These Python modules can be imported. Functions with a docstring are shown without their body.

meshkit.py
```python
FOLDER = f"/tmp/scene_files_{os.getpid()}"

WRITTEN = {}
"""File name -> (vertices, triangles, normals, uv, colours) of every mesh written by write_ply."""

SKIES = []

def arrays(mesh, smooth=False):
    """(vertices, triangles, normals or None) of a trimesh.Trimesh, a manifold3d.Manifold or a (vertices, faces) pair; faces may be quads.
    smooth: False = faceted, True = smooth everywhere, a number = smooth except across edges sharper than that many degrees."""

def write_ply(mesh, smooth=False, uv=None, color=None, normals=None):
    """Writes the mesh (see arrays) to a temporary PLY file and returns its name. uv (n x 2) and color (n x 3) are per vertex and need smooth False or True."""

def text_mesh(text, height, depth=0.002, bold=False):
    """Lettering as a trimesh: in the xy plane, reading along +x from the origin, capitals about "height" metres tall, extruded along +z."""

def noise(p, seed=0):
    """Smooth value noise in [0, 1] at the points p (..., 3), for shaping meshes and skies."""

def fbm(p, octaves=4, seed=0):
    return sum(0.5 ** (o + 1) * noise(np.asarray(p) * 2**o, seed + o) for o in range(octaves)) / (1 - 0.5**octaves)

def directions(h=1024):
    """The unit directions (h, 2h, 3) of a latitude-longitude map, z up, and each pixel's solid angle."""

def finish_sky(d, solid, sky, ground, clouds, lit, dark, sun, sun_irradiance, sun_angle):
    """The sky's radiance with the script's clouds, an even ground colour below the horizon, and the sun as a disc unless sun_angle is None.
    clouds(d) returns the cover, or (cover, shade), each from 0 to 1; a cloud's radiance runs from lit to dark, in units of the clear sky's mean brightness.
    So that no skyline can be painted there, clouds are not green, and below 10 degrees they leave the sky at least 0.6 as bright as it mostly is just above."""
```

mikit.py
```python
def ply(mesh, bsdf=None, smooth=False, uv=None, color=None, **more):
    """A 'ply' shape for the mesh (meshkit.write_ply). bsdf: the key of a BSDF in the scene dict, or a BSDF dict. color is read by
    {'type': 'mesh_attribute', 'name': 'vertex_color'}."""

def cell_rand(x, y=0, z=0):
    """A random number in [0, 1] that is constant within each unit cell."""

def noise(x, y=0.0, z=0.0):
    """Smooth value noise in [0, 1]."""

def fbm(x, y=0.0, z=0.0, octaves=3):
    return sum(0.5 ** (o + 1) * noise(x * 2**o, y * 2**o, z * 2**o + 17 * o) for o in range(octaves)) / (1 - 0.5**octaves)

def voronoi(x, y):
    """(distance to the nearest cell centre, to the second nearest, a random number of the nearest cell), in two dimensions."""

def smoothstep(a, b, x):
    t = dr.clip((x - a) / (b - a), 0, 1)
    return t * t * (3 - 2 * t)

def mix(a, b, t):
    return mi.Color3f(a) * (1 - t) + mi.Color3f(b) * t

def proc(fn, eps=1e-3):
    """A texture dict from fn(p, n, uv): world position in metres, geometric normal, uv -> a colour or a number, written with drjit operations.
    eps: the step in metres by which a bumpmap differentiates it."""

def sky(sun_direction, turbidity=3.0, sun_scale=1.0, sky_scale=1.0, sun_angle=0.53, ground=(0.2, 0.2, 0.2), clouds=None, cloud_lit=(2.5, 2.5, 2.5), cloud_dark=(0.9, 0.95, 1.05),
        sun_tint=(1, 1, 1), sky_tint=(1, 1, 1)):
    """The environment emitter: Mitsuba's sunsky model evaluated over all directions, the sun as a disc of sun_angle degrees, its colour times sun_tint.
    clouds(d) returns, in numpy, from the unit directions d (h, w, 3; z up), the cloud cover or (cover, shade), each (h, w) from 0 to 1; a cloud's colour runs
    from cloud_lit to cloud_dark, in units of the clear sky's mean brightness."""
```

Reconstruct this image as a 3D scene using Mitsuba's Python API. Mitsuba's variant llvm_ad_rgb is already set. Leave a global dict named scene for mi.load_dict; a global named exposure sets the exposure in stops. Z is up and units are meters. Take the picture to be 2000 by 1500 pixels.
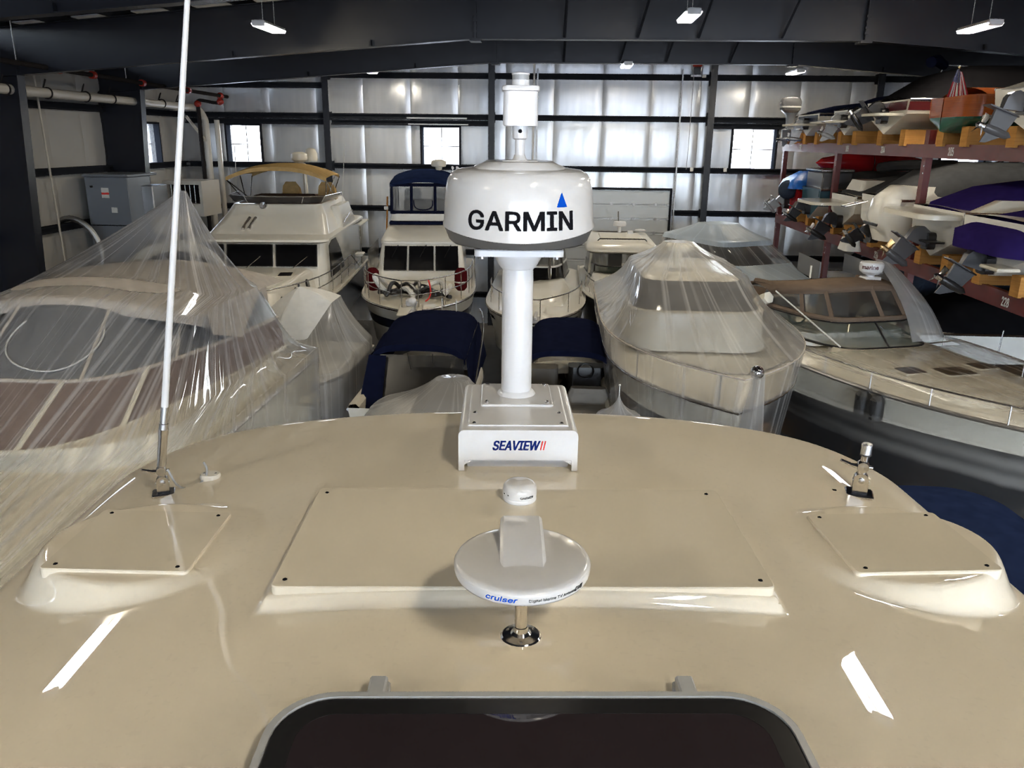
import math, random
import numpy as np, trimesh, mitsuba as mi, drjit as dr
import mikit, meshkit
from mikit import proc, noise, fbm, smoothstep, mix, cell_rand
from shapely.geometry import Polygon, Point, box as sbox
T = mi.ScalarTransform4f
PI = math.pi

# ---------------------------------------------------------------- camera, sky, exposure
EYE, YAW, PITCH, ROLL = np.array([0, 0, 7.2]), math.radians(3.2), math.radians(17.0), 0.012
FWD = np.array([-math.sin(YAW) * math.cos(PITCH), math.cos(YAW) * math.cos(PITCH), -math.sin(PITCH)])
_r = np.array([math.cos(YAW), math.sin(YAW), 0])
_u = np.cross(_r, FWD)
UP = -_r * math.sin(ROLL) + _u * math.cos(ROLL)
scene = {'type': 'scene'}
labels = {}
scene['camera'] = {'type': 'perspective', 'fov': math.degrees(2 * math.atan(1000 / 1560.0)), 'fov_axis': 'x', 'near_clip': 0.05, 'far_clip': 400.0,
                   'to_world': T().look_at(origin=EYE.tolist(), target=(EYE + FWD).tolist(), up=UP.tolist())}
scene['sky'] = mikit.sky((0.5, 0.75, 0.43), turbidity=3.5, sun_scale=0.0, sky_scale=50.0, ground=(0.55, 0.55, 0.55), sky_tint=(0.92, 1.0, 1.12),
                         clouds=lambda d: 0.75 + 0 * d[..., 2], cloud_lit=(1.05, 1.1, 1.2), cloud_dark=(0.9, 0.95, 1.05))
scene['sky']['sampling_weight'] = 12.0
exposure = 1.1
LAMP = 92.0   # radiance of the strip lamps' diffusers

# ---------------------------------------------------------------- materials
def rgb(c): return {'type': 'rgb', 'value': [float(v) for v in (c if hasattr(c, '__len__') else (c,) * 3)]}
def mat(key, d): scene[key] = d; return key
def tex(c): return c if isinstance(c, dict) else rgb(c)
def two(d): return {'type': 'twosided', 'b': d}
def glossy(key, c, alpha=0.05): return mat(key, two({'type': 'roughplastic', 'diffuse_reflectance': tex(c), 'alpha': alpha, 'nonlinear': False}))
def matte(key, c): return mat(key, two({'type': 'diffuse', 'reflectance': tex(c)}))
def prin(key, c, r=0.5, **k): return mat(key, two({'type': 'principled', 'base_color': tex(c), 'roughness': r, **k}))
def metal(key, c, r=0.12): return mat(key, two({'type': 'roughconductor', 'alpha': r, 'specular_reflectance': tex(c), 'material': 'Al'}))

def gel_fn(p, n, uv):
    t = fbm(p.x * 1.7, p.y * 1.7, p.z * 1.7, 3)
    c = mix((0.70, 0.635, 0.515), (0.75, 0.685, 0.565), t)
    speck = smoothstep(0.78, 0.86, noise(p.x * 90, p.y * 90, p.z * 40)) * 0.03
    return c * (1 - speck)
mat('gelcoat_cream', two({'type': 'plastic', 'diffuse_reflectance': proc(gel_fn), 'int_ior': 1.6, 'nonlinear': False}))
mat('panel_cream', two({'type': 'plastic', 'diffuse_reflectance': rgb((0.67, 0.61, 0.495)), 'int_ior': 1.6}))
glossy('powder_white', (0.66, 0.66, 0.67), 0.05)
glossy('radome_white', (0.60, 0.59, 0.58), 0.03)
glossy('white_gel', (0.74, 0.72, 0.66), 0.05)
glossy('ivory_gel', (0.66, 0.62, 0.52), 0.05)
glossy('radome_grey', (0.10, 0.10, 0.10), 0.2)
glossy('black_plastic', (0.012, 0.012, 0.013), 0.12)
glossy('rubber', (0.02, 0.02, 0.02), 0.3)
matte('ink_black', (0.008, 0.008, 0.010))
matte('ink_blue', (0.005, 0.07, 0.46))
matte('ink_navy', (0.008, 0.02, 0.12))
matte('ink_red', (0.6, 0.05, 0.05))
glossy('ink_white', (0.7, 0.7, 0.68), 0.3)
metal('chrome', (0.82, 0.80, 0.77), 0.03)
metal('steel', (0.66, 0.65, 0.64), 0.12)
metal('alu', (0.72, 0.74, 0.76), 0.22)
metal('brass', (0.85, 0.65, 0.38), 0.15)
metal('galv', (0.52, 0.54, 0.56), 0.3)
glossy('alu_paint', (0.33, 0.34, 0.35), 0.15)
glossy('glass_dark', (0.006, 0.006, 0.007), 0.01)
mat('glass_hatch', two({'type': 'plastic', 'diffuse_reflectance': rgb((0.019, 0.015, 0.018)), 'int_ior': 1.5}))
glossy('glass_smoke', (0.022, 0.020, 0.022), 0.02)
glossy('screen_rose', (0.20, 0.155, 0.14), 0.03)
glossy('screen_grey', (0.15, 0.155, 0.165), 0.03)
glossy('hull_navy', (0.008, 0.012, 0.03), 0.04)
glossy('hull_black', (0.010, 0.011, 0.012), 0.05)
glossy('hull_grey', (0.09, 0.09, 0.095), 0.08)
glossy('bottom_dark', (0.020, 0.022, 0.026), 0.35)
glossy('bottom_grey', (0.11, 0.115, 0.12), 0.3)
glossy('hull_red', (0.35, 0.012, 0.015), 0.05)
glossy('hull_maroon', (0.07, 0.012, 0.014), 0.05)
glossy('hull_teal', (0.03, 0.075, 0.10), 0.06)
glossy('bottom_green', (0.01, 0.085, 0.055), 0.1)
def weave(c, k=0.25):
    c = np.array(c)
    return proc(lambda p, n, uv: mi.Color3f(*[float(v) for v in c]) * (1 - k + 2 * k * fbm(p.x * 9, p.y * 9, p.z * 9, 3)))
matte('canvas_tan', weave((0.40, 0.27, 0.12)))
matte('canvas_grey', weave((0.47, 0.43, 0.385), 0.1))
matte('canvas_brown', weave((0.135, 0.10, 0.075), 0.15))
matte('canvas_navy', weave((0.007, 0.009, 0.024)))
matte('canvas_blue', weave((0.011, 0.018, 0.05)))
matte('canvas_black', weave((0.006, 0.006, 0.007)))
matte('canvas_purple', weave((0.022, 0.014, 0.085)))
matte('canvas_slate', weave((0.05, 0.052, 0.055)))
matte('canvas_white', weave((0.62, 0.62, 0.60), 0.08))
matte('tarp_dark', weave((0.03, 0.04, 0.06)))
glossy('tarp_blue', (0.02, 0.12, 0.45), 0.2)
matte('vinyl_grey', weave((0.27, 0.25, 0.22), 0.1))
matte('vinyl_brown', weave((0.05, 0.035, 0.03)))
matte('fender_maroon', weave((0.055, 0.006, 0.008)))
def teak_fn(p, n, uv): return mix((0.33, 0.09, 0.02), (0.20, 0.045, 0.012), fbm(p.x * 3, p.y * 3, p.z * 60, 3))
glossy('varnish', proc(teak_fn), 0.04)
def wood_fn(p, n, uv): return mix((0.48, 0.25, 0.08), (0.32, 0.15, 0.045), fbm(p.x * 2, p.y * 2, p.z * 40, 3))
matte('timber', proc(wood_fn))
matte('steel_navy', (0.017, 0.019, 0.024))
glossy('steel_paint', (0.012, 0.014, 0.020), 0.22)
def rack_fn(p, n, uv): return mix((0.135, 0.022, 0.02), (0.085, 0.016, 0.015), fbm(p.x * 4, p.y * 4, p.z * 4, 3))
glossy('rack_red', proc(rack_fn), 0.3)
def conc_fn(p, n, uv): return mix((0.085, 0.082, 0.078), (0.16, 0.155, 0.145), fbm(p.x * 0.8, p.y * 0.8, 0, 4))
glossy('concrete', proc(conc_fn), 0.25)
def lin_fn(p, n, uv):
    return mix((0.52, 0.545, 0.585), (0.66, 0.675, 0.70), fbm(p.x * 7, p.y * 2, p.z * 0.6, 3))
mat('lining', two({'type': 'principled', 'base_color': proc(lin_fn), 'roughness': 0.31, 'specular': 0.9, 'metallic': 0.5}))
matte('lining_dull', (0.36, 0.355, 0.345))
matte('roof_lining', (0.055, 0.055, 0.06))
matte('roof_pale', (0.78, 0.78, 0.78))
glossy('door_white', (0.52, 0.55, 0.58), 0.15)
glossy('pvc', (0.50, 0.47, 0.42), 0.15)
matte('pipe_black', (0.02, 0.018, 0.018))
glossy('coupling_red', (0.30, 0.02, 0.012), 0.2)
glossy('duct_grey', (0.17, 0.19, 0.22), 0.2)
mat('pane', {'type': 'thindielectric', 'int_ior': 1.5})
mat('clear_vinyl', {'type': 'blendbsdf', 'weight': 0.22, 'a': {'type': 'thindielectric', 'int_ior': 1.45}, 'b': two({'type': 'roughplastic', 'diffuse_reflectance': rgb(0.10), 'alpha': 0.1})})
mat('tint_vinyl', {'type': 'blendbsdf', 'weight': 0.6, 'a': {'type': 'thindielectric', 'int_ior': 1.45}, 'b': two({'type': 'roughplastic', 'diffuse_reflectance': rgb(0.03), 'alpha': 0.05})})
mat('green_glass', {'type': 'blendbsdf', 'weight': 0.25, 'a': {'type': 'thindielectric', 'int_ior': 1.4}, 'b': two({'type': 'roughplastic', 'diffuse_reflectance': rgb((0.06, 0.10, 0.08)), 'alpha': 0.01})})

# milky shrink film: clear sheet, hazier in streaks and folds
def film(key, base, streak, tint, alpha=0.08, seed=0, top=0.0, fine=1.0, ior=1.33, low=0.0):
    def w(p, n, uv):
        s = noise(uv.x * fine + seed, uv.y * 0.06) * 0.6 + noise(uv.x * 3.1 * fine, uv.y * 0.15 + seed) * 0.4
        c = fbm(p.x * 1.3 + seed, p.y * 1.3, p.z * 1.3, 2)
        fade = 1 - low * smoothstep(6.0, 8.0, uv.y)
        return dr.clip(base * fade + streak * fade * (smoothstep(0.45, 0.9, s) - 0.25) + 0.25 * streak * (c - 0.5) + top * (1 - smoothstep(0.3, 3.2, uv.y)), 0.03, 0.97)
    milk = {'type': 'blendbsdf', 'weight': 0.55, 'a': two({'type': 'roughplastic', 'diffuse_reflectance': rgb(tint), 'alpha': alpha, 'nonlinear': False}),
            'b': {'type': 'principledthin', 'base_color': rgb([min(0.9, 1.75 * t) for t in tint]), 'roughness': 0.4, 'diff_trans': 1.1}}
    return mat(key, {'type': 'blendbsdf', 'weight': proc(w), 'a': {'type': 'thindielectric', 'int_ior': ior}, 'b': milk})
film('film_clear', 0.22, 0.42, (0.48, 0.48, 0.48), 0.07, seed=3)
film('film_cone', 0.36, 0.40, (0.46, 0.46, 0.46), 0.06, seed=4)
film('film_front', 0.13, 0.46, (0.44, 0.45, 0.48), 0.05, seed=19, top=0.32, fine=1.9, low=0.65)
film('film_deck', 0.06, 0.30, (0.56, 0.545, 0.50), 0.05, seed=23, fine=1.5, ior=1.16)
film('film_milky', 0.50, 0.30, (0.40, 0.40, 0.40), 0.09, seed=7)
film('film_dense', 0.82, 0.14, (0.44, 0.50, 0.65), 0.10, seed=11)

# ---------------------------------------------------------------- mesh helpers
def V(*a): return np.array(a, float)
def cat(*m):
    ms = []
    for x in m: ms += list(x) if isinstance(x, (list, tuple)) else [x]
    return trimesh.util.concatenate(ms)
def tm(v, f): return trimesh.Trimesh(np.asarray(v, float), np.asarray(f, int), process=False)
def hull(pts): return trimesh.convex.convex_hull(np.asarray(pts, float))
def bx(x0, x1, y0, y1, z0, z1, b=0.0):
    if b <= 0:
        m = trimesh.creation.box((x1 - x0, y1 - y0, z1 - z0)); m.apply_translation(((x0 + x1) / 2, (y0 + y1) / 2, (z0 + z1) / 2)); return m
    P = []
    for i in range(3):
        for s in np.ndindex(2, 2, 2):
            q = [(x0 + b, x1 - b)[s[0]], (y0 + b, y1 - b)[s[1]], (z0 + b, z1 - b)[s[2]]]
            q[i] = ((x0, x1), (y0, y1), (z0, z1))[i][s[i]]
            P.append(q)
    return hull(P)
def grid(P, closed=False):
    n, m = P.shape[:2]
    i, j = np.meshgrid(np.arange(n - 1), np.arange(m if closed else m - 1), indexing='ij')
    a, b, c, d = i * m + j, i * m + (j + 1) % m, (i + 1) * m + (j + 1) % m, (i + 1) * m + j
    q = np.stack([a, b, c, d], -1).reshape(-1, 4)
    return tm(P.reshape(-1, 3), np.vstack([q[:, [0, 1, 2]], q[:, [0, 2, 3]]]))
def loft(rings, caps=True):
    P = np.array(rings, float); m = P.shape[1]; g = grid(P, True); v, f = g.vertices, list(g.faces)
    v = list(v)
    if caps:
        for r, base, flip in ((P[0], 0, True), (P[-1], (len(P) - 1) * m, False)):
            k = len(v); v.append(r.mean(0))
            for j in range(m):
                t = [k, base + j, base + (j + 1) % m]
                f.append(t[::-1] if flip else t)
    out = tm(v, f); trimesh.repair.fix_normals(out); return out
def frames(p):
    p = np.asarray(p, float); t = np.gradient(p, axis=0); t /= np.linalg.norm(t, axis=1, keepdims=True) + 1e-12
    a = np.cross(t[0], V(0, 0, 1) if abs(t[0][2]) < 0.9 else V(1, 0, 0)); out = []
    for k in range(len(p)):
        a = a - t[k] * (a @ t[k]); a /= np.linalg.norm(a) + 1e-12
        out.append((a, np.cross(t[k], a)))
    return out
def tube(p, r, n=8, caps=True):
    p = np.asarray(p, float); r = np.broadcast_to(r, (len(p),)); ang = np.arange(n) * 2 * PI / n
    return loft([p[k] + r[k] * (np.cos(ang)[:, None] * a + np.sin(ang)[:, None] * b) for k, (a, b) in enumerate(frames(p))], caps)
def rod(a, b, r, n=8): return tube([a, b], r, n)
def lathe(prof, n=40, c=(0, 0, 0)):
    ang = np.arange(n) * 2 * PI / n
    return loft([np.stack([c[0] + max(r, 1e-4) * np.cos(ang), c[1] + max(r, 1e-4) * np.sin(ang), c[2] + z + 0 * ang], 1) for r, z in prof])
def smoothpath(p, k=6):
    from scipy.interpolate import CubicSpline
    p = np.asarray(p, float); s = np.r_[0, np.cumsum(np.linalg.norm(np.diff(p, axis=0), axis=1))]
    return CubicSpline(s, p)(np.linspace(0, s[-1], k * (len(p) - 1) + 1))
def ext(poly, h): return trimesh.creation.extrude_polygon(poly, h, engine='earcut')
def rrect(w, h, r, q=6): return sbox(-w / 2 + r, -h / 2 + r, w / 2 - r, h / 2 - r).buffer(r, quad_segs=q)
def rloop(w, h, r, n=6):
    return np.array([(sx * (w / 2 - r) + r * math.cos(a), sy * (h / 2 - r) + r * math.sin(a)) for k, (sx, sy) in enumerate(((1, 1), (-1, 1), (-1, -1), (1, -1))) for a in np.linspace(k * PI / 2, (k + 1) * PI / 2, n)])
def plate(w, h, r, t, bev=0.004, n=6):
    """Rounded plate in xy, from z=0 to z=t, with a bevelled top edge."""
    a, b = rloop(w, h, r, n), rloop(w - 2 * bev, h - 2 * bev, max(r - bev, 1e-3), n)
    f = lambda q, z: np.c_[q, np.full(len(q), z)]
    return loft([f(a, 0), f(a, t - bev), f(b, t)])
def mv(m, x=0, y=0, z=0, rz=0, rx=0, ry=0, s=None):
    m = m.copy(); M = np.eye(4)
    for a, ax in ((ry, (0, 1, 0)), (rx, (1, 0, 0)), (rz, (0, 0, 1))):
        if a: M = trimesh.transformations.rotation_matrix(a, ax) @ M
    if s is not None: M = M @ np.diag([*(s if hasattr(s, '__len__') else (s,) * 3), 1.0])
    M[:3, 3] += (x, y, z); m.apply_transform(M); return m
def upright(m): v = m.vertices; return tm(np.c_[v[:, 0], -v[:, 2], v[:, 1]], m.faces)   # from the xy plane to a wall facing -y
def pl3(p, h, t=None):
    """A thin solid sheet between the 3-D polygon p (convex, planar) and its copy moved by the vector h."""
    p = np.asarray(p, float); return hull(np.vstack([p, p + np.asarray(h)]))
def Mx(x=0, y=0, z=0, rz=0.0, s=1.0):
    c, sn = math.cos(rz), math.sin(rz)
    return np.array([[c * s, -sn * s, 0, x], [sn * s, c * s, 0, y], [0, 0, s, z], [0, 0, 0, 1.0]])
def fib(p, k=1.0, seed=0): return meshkit.fbm(np.asarray(p) * k, 3, seed)

# ---------------------------------------------------------------- scene book-keeping
place, used = {}, {}
def uniq(k):
    n = used.get(k, -1) + 1; used[k] = n
    return k if n == 0 else f'{k}_{n:03d}'
def put(key, mesh, m, smooth, M):
    d = mikit.ply(mesh, m, smooth=smooth) if not isinstance(mesh, dict) else dict(mesh)
    if M is not None: d['to_world'] = T(np.asarray(M).tolist())
    scene[key] = d; return key
def thing(name, label, category, M=None, group=None):
    key = uniq(name); place[key] = M
    labels[key] = {'label': label, 'category': category}
    if group: labels[key]['group'] = group
    return key
def one(name, label, category, mesh, m, smooth=30, M=None, group=None):
    key = thing(name, label, category, M, group); return put(key, mesh, m, smooth, M)
def part(parent, name, mesh, m, smooth=30, label=None, kind=None):
    key = uniq(parent + '__' + name); put(key, mesh, m, smooth, place[parent.split('__')[0]])
    if label or kind: labels[key] = {k: v for k, v in (('label', label), ('kind', kind)) if v}
    return key
def struct(name, mesh, m, smooth=False, label=None):
    place[name] = None; put(name, mesh, m, smooth, None); labels[name] = {'kind': 'structure', **({'label': label} if label else {})}; return name
def text(s, h, depth=0.002, bold=False, sx=1.0, shear=0.0, width=None, fat=0.0):
    m = meshkit.text_mesh(s, h, depth, bold); v = np.array(m.vertices)
    x0 = (v[:, 0].min() + v[:, 0].max()) / 2
    if width: sx = width / (v[:, 0].max() - v[:, 0].min())
    v[:, 0] = (v[:, 0] - x0) * sx + v[:, 1] * shear
    return cat(tm(v + V(fat, 0, 0), m.faces), tm(v - V(fat, 0, 0), m.faces)) if fat else tm(v, m.faces)
def bend(m, rfun, zc, c=(0, 0), a0=-PI / 2):
    """Wraps flat lettering (x along, y up, z out) round a vertical axis; rfun(z) is the radius there."""
    v = np.array(m.vertices); z = v[:, 1] + zc; r = np.array([rfun(q) for q in z]); R0 = rfun(zc)
    a = a0 + v[:, 0] / R0
    return tm(np.c_[c[0] + (r + v[:, 2]) * np.cos(a), c[1] + (r + v[:, 2]) * np.sin(a), z], m.faces)
def film_part(parent, name, P, closed, m, label=None, nu=None):
    """Sheet of film from a grid of points; uv: u counts folds round the sheet, v runs down it (metres)."""
    n, k = P.shape[:2]; Q = P if not closed else np.concatenate([P, P[:, :1]], 1)
    g = grid(Q); u = np.linspace(0, nu or k / 2.0, Q.shape[1])[None].repeat(n, 0)
    v = np.r_[0, np.cumsum(np.linalg.norm(np.diff(Q, axis=0), axis=2).mean(1))][:, None].repeat(Q.shape[1], 1)
    key = uniq(parent + '__' + name); d = mikit.ply(g, m, smooth=True, uv=np.stack([u, v], -1).reshape(-1, 2))
    M = place[parent.split('__')[0]]
    if M is not None: d['to_world'] = T(np.asarray(M).tolist())
    scene[key] = d
    if label: labels[key] = {'label': label}
    return key
def resamp(p, n, closed=True):
    p = np.asarray(p, float)
    if closed: p = np.vstack([p, p[:1]])
    s = np.r_[0, np.cumsum(np.linalg.norm(np.diff(p, axis=0), axis=1))]
    t = np.linspace(0, s[-1], n, endpoint=not closed)
    return np.stack([np.interp(t, s, p[:, k]) for k in range(3)], 1)
def drape(rings, n=240, rows=10, sag=None, amp=None, seed=0, freq=1.0):
    """Sheet through closed rings of points; between rings it sags inwards and folds run down it."""
    R = [resamp(r, n) if len(r) != n else np.asarray(r, float) for r in rings]
    out = []; rs = np.random.RandomState(seed); a = np.arange(n)
    def folds(k): return sum(np.interp(a, np.linspace(0, n, m + 1), np.r_[q, q[:1]]) / w for m, w in ((int(26 * freq), 1.0), (int(60 * freq), 1.8), (int(110 * freq), 3.0)) for q in [rs.rand(m) - 0.5])
    F = [folds(k) for k in range(len(R))]
    for k in range(len(R) - 1):
        for t in np.linspace(0, 1, rows, endpoint=(k == len(R) - 2)):
            p = R[k] * (1 - t) + R[k + 1] * t; c = p.mean(0); o = p - c; o[:, 2] = 0; o /= np.linalg.norm(o, axis=1, keepdims=True) + 1e-6
            b = 4 * t * (1 - t)
            d = -(sag[k] if sag else 0) * b + ((amp[k] * (1 - t) + amp[k + 1] * t) if amp else 0) * (F[k] * (1 - t) + F[k + 1] * t)
            p = p + o * np.broadcast_to(d, (n,))[:, None]; p[:, 2] -= (sag[k] if sag else 0) * b * 0.5
            out.append(p)
    return np.array(out)

# ---------------------------------------------------------------- boats: hull with bow at (x0, yb), stern towards +y
class Hull:
    def __init__(s, L, B, zs, zb, zk, zc, x0=0.0, yb=0.0, full=2.2, mid=0.6, rake=0.9, chine=0.86, flare=0.45):
        s.__dict__.update(locals())
    def at(s, y, v, side=1):
        """Point at distance y aft of the bow; v: 0 sheer, 1 chine, 2 keel."""
        q = np.clip(1 - y / (s.mid * s.L), 0, 1)
        bs = s.B / 2 * (1 - q ** s.full); z0 = s.zs + (s.zb - s.zs) * q ** 1.5
        zc = s.zc + (z0 - s.zc) * 0.42 * q ** 2; bc = bs * (s.chine - s.flare * q ** 1.2); zk = s.zk + (zc - s.zk) * q ** 3
        if v <= 1: x = bc + (bs - bc) * (1 - v) ** (1 + 0.7 * q); z = z0 + (zc - z0) * v
        else: x = bc * (2 - v); z = zc + (zk - zc) * (v - 1)
        f = (z0 - z) / max(z0 - s.zk, 0.1)
        return V(s.x0 + side * x, s.yb + y + s.rake * f * q ** 1.5, z)
    def ys(s, n=26): return s.L * np.linspace(0, 1, n) ** 1.4
    def path(s, v, n=26):
        y = s.ys(n); return np.array([s.at(q, v, 1) for q in y[::-1]] + [s.at(q, v, -1) for q in y[1:]])
    def band(s, v0, v1, rows=6, off=0.0):
        P = np.array([s.path(v) for v in np.linspace(v0, v1, rows)]); g = grid(P)
        if off: g = tm(g.vertices + off * g.vertex_normals, g.faces)
        return g
    def deck(s, dz=0.0, inset=0.0, camber=0.06, y0=0.0, y1=None):
        y = np.linspace(y0, y1 or s.L, 24); rows = []
        for q in y:
            a, b = s.at(q, 0, 1), s.at(q, 0, -1); t = np.linspace(0, 1, 9)[:, None]; p = a * (1 - t) + b * t
            p[:, 0] = s.x0 + (p[:, 0] - s.x0) * (1 - inset * 2 / s.B); p[:, 2] += dz + camber * (1 - (2 * t[:, 0] - 1) ** 2); rows.append(p)
        return grid(np.array(rows))
    def transom(s):
        p = [s.at(s.L, v, 1) for v in np.linspace(0, 2, 7)] + [s.at(s.L, v, -1) for v in np.linspace(2, 0, 7)]
        return tm(np.vstack([p, [np.mean(p, 0)]]), [(14, k, (k + 1) % 14) for k in range(14)])
    def rub(s, r=0.035, v=0.03): return tube(s.path(v), r, 6)
    def rail(s, parent, h, y1, n, inset=0.08, m='steel', mid=True, y0=0.25, r=0.016, lean=0.0):
        def b(y, sd): p = s.at(y, 0, sd); p[0] = s.x0 + (p[0] - s.x0) * (1 - 2 * inset / s.B); return p
        ys = np.r_[np.linspace(y1, y0, 14)]
        base = np.array([b(y, 1) for y in ys] + [b(y, -1) for y in ys[::-1]])
        for k, f in enumerate((1.0, 0.52) if mid else (1.0,)):
            hh = h * f * np.clip(np.minimum(np.arange(28), 27 - np.arange(28)) / 2.0, 0.02 if k == 0 else 0.5, 1)
            q = base + np.c_[0 * hh, -lean * hh, hh]; part(parent, 'rail', tube(q, r if k == 0 else r * 0.8, 6), m)
        for sd in (1, -1):
            for y in np.linspace(y1 * 0.92, y0, n): p = b(y, sd); part(parent, 'stanchion', rod(p, p + V(0, -lean * h, h), r * 0.8, 6), m)
def build_hull(k, H, side, bottom, deck='white_gel', rub='steel', stripe=None, deckargs={}):
    part(k, 'hull', H.band(0, 1.0, 8), side, 40)
    part(k, 'hull_bottom', H.band(1.0, 2.0, 5), bottom, 40)
    part(k, 'transom', H.transom(), side, False)
    if deck: part(k, 'deck', H.deck(**deckargs), deck, 40)
    if rub: part(k, 'rub_rail', H.rub(), rub)
    if stripe: part(k, 'boot_stripe', H.band(stripe[0], stripe[1], 3, 0.006), stripe[2], 40)
    for y in (0.35, 0.8):
        c = H.at(H.L * y, 2); part(k, 'keel_block', bx(H.x0 - 0.25, H.x0 + 0.25, c[1] - 0.15, c[1] + 0.15, 0.0, c[2] + 0.02), 'timber', False)
def ringz(w, l, r, x, y, z, n=7, taper=0.0):
    p = rloop(w, l, r, n); p[:, 0] *= 1 + taper * p[:, 1] / l; return np.c_[p + V(x, y), np.full(len(p), z)]
def house(rings, **k): return loft([ringz(*r, **k) for r in rings])
def quad(a, b, c, d, n, t=0.012):
    return pl3([a, b, c, d], np.asarray(n) * t)
def framed(parent, name, a, b, c, d, m, frame='black_plastic', t=0.03, sub='frame'):
    """Window pane a-b-c-d (3-D corners in order) with a rim of bars round it."""
    a, b, c, d = (np.asarray(q, float) for q in (a, b, c, d)); n = np.cross(b - a, d - a); n /= np.linalg.norm(n)
    k = part(parent, name, pl3([a, b, c, d], n * 0.012), m, False)
    part(k, sub, cat([hull([p + s * n * 0.02 + o for p in (p0, p1) for s in (-1, 1) for o in (V(0, 0, 0), (cc - p) * t / np.linalg.norm(cc - p))]) for cc in [(a + b + c + d) / 4] for p0, p1 in ((a, b), (b, c), (c, d), (d, a)) for p in [p0]]), frame, False)
    return k

# ---------------------------------------------------------------- the building
XL, XR, YB, YF, RIDGE = -14.9, 19.7, 32.0, -16.0, 2.4
def roofz(x): return 11.05 - 0.085 * abs(x - RIDGE)
struct('floor', bx(XL - 1, XR + 1, YF - 8, YB + 0.6, -0.2, 0), 'concrete')
WINS = [(-13.02, -11.70, 6.2, 7.62), (-5.36, -3.93, 6.22, 7.62), (6.44, 8.03, 6.22, 7.68), (14.15, 15.70, 6.3, 7.72)]
gable = Polygon([(XL, 0), (XR, 0), (XR, roofz(XR)), (RIDGE, roofz(RIDGE)), (XL, roofz(XL))])
shell = gable
for a, b, c, d in WINS: shell = shell.difference(sbox(a, c, b, d))
struct('wall_back', mv(upright(ext(shell, 0.25)), y=YB + 0.5), 'lining_dull')
LW = [(28.7, 29.9, 6.2, 7.6)]
side = Polygon([(YF, 0), (YB + 0.5, 0), (YB + 0.5, 9.6), (YF, 9.6)])
for a, b, c, d in LW: side = side.difference(sbox(a, c, b, d))
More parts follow.
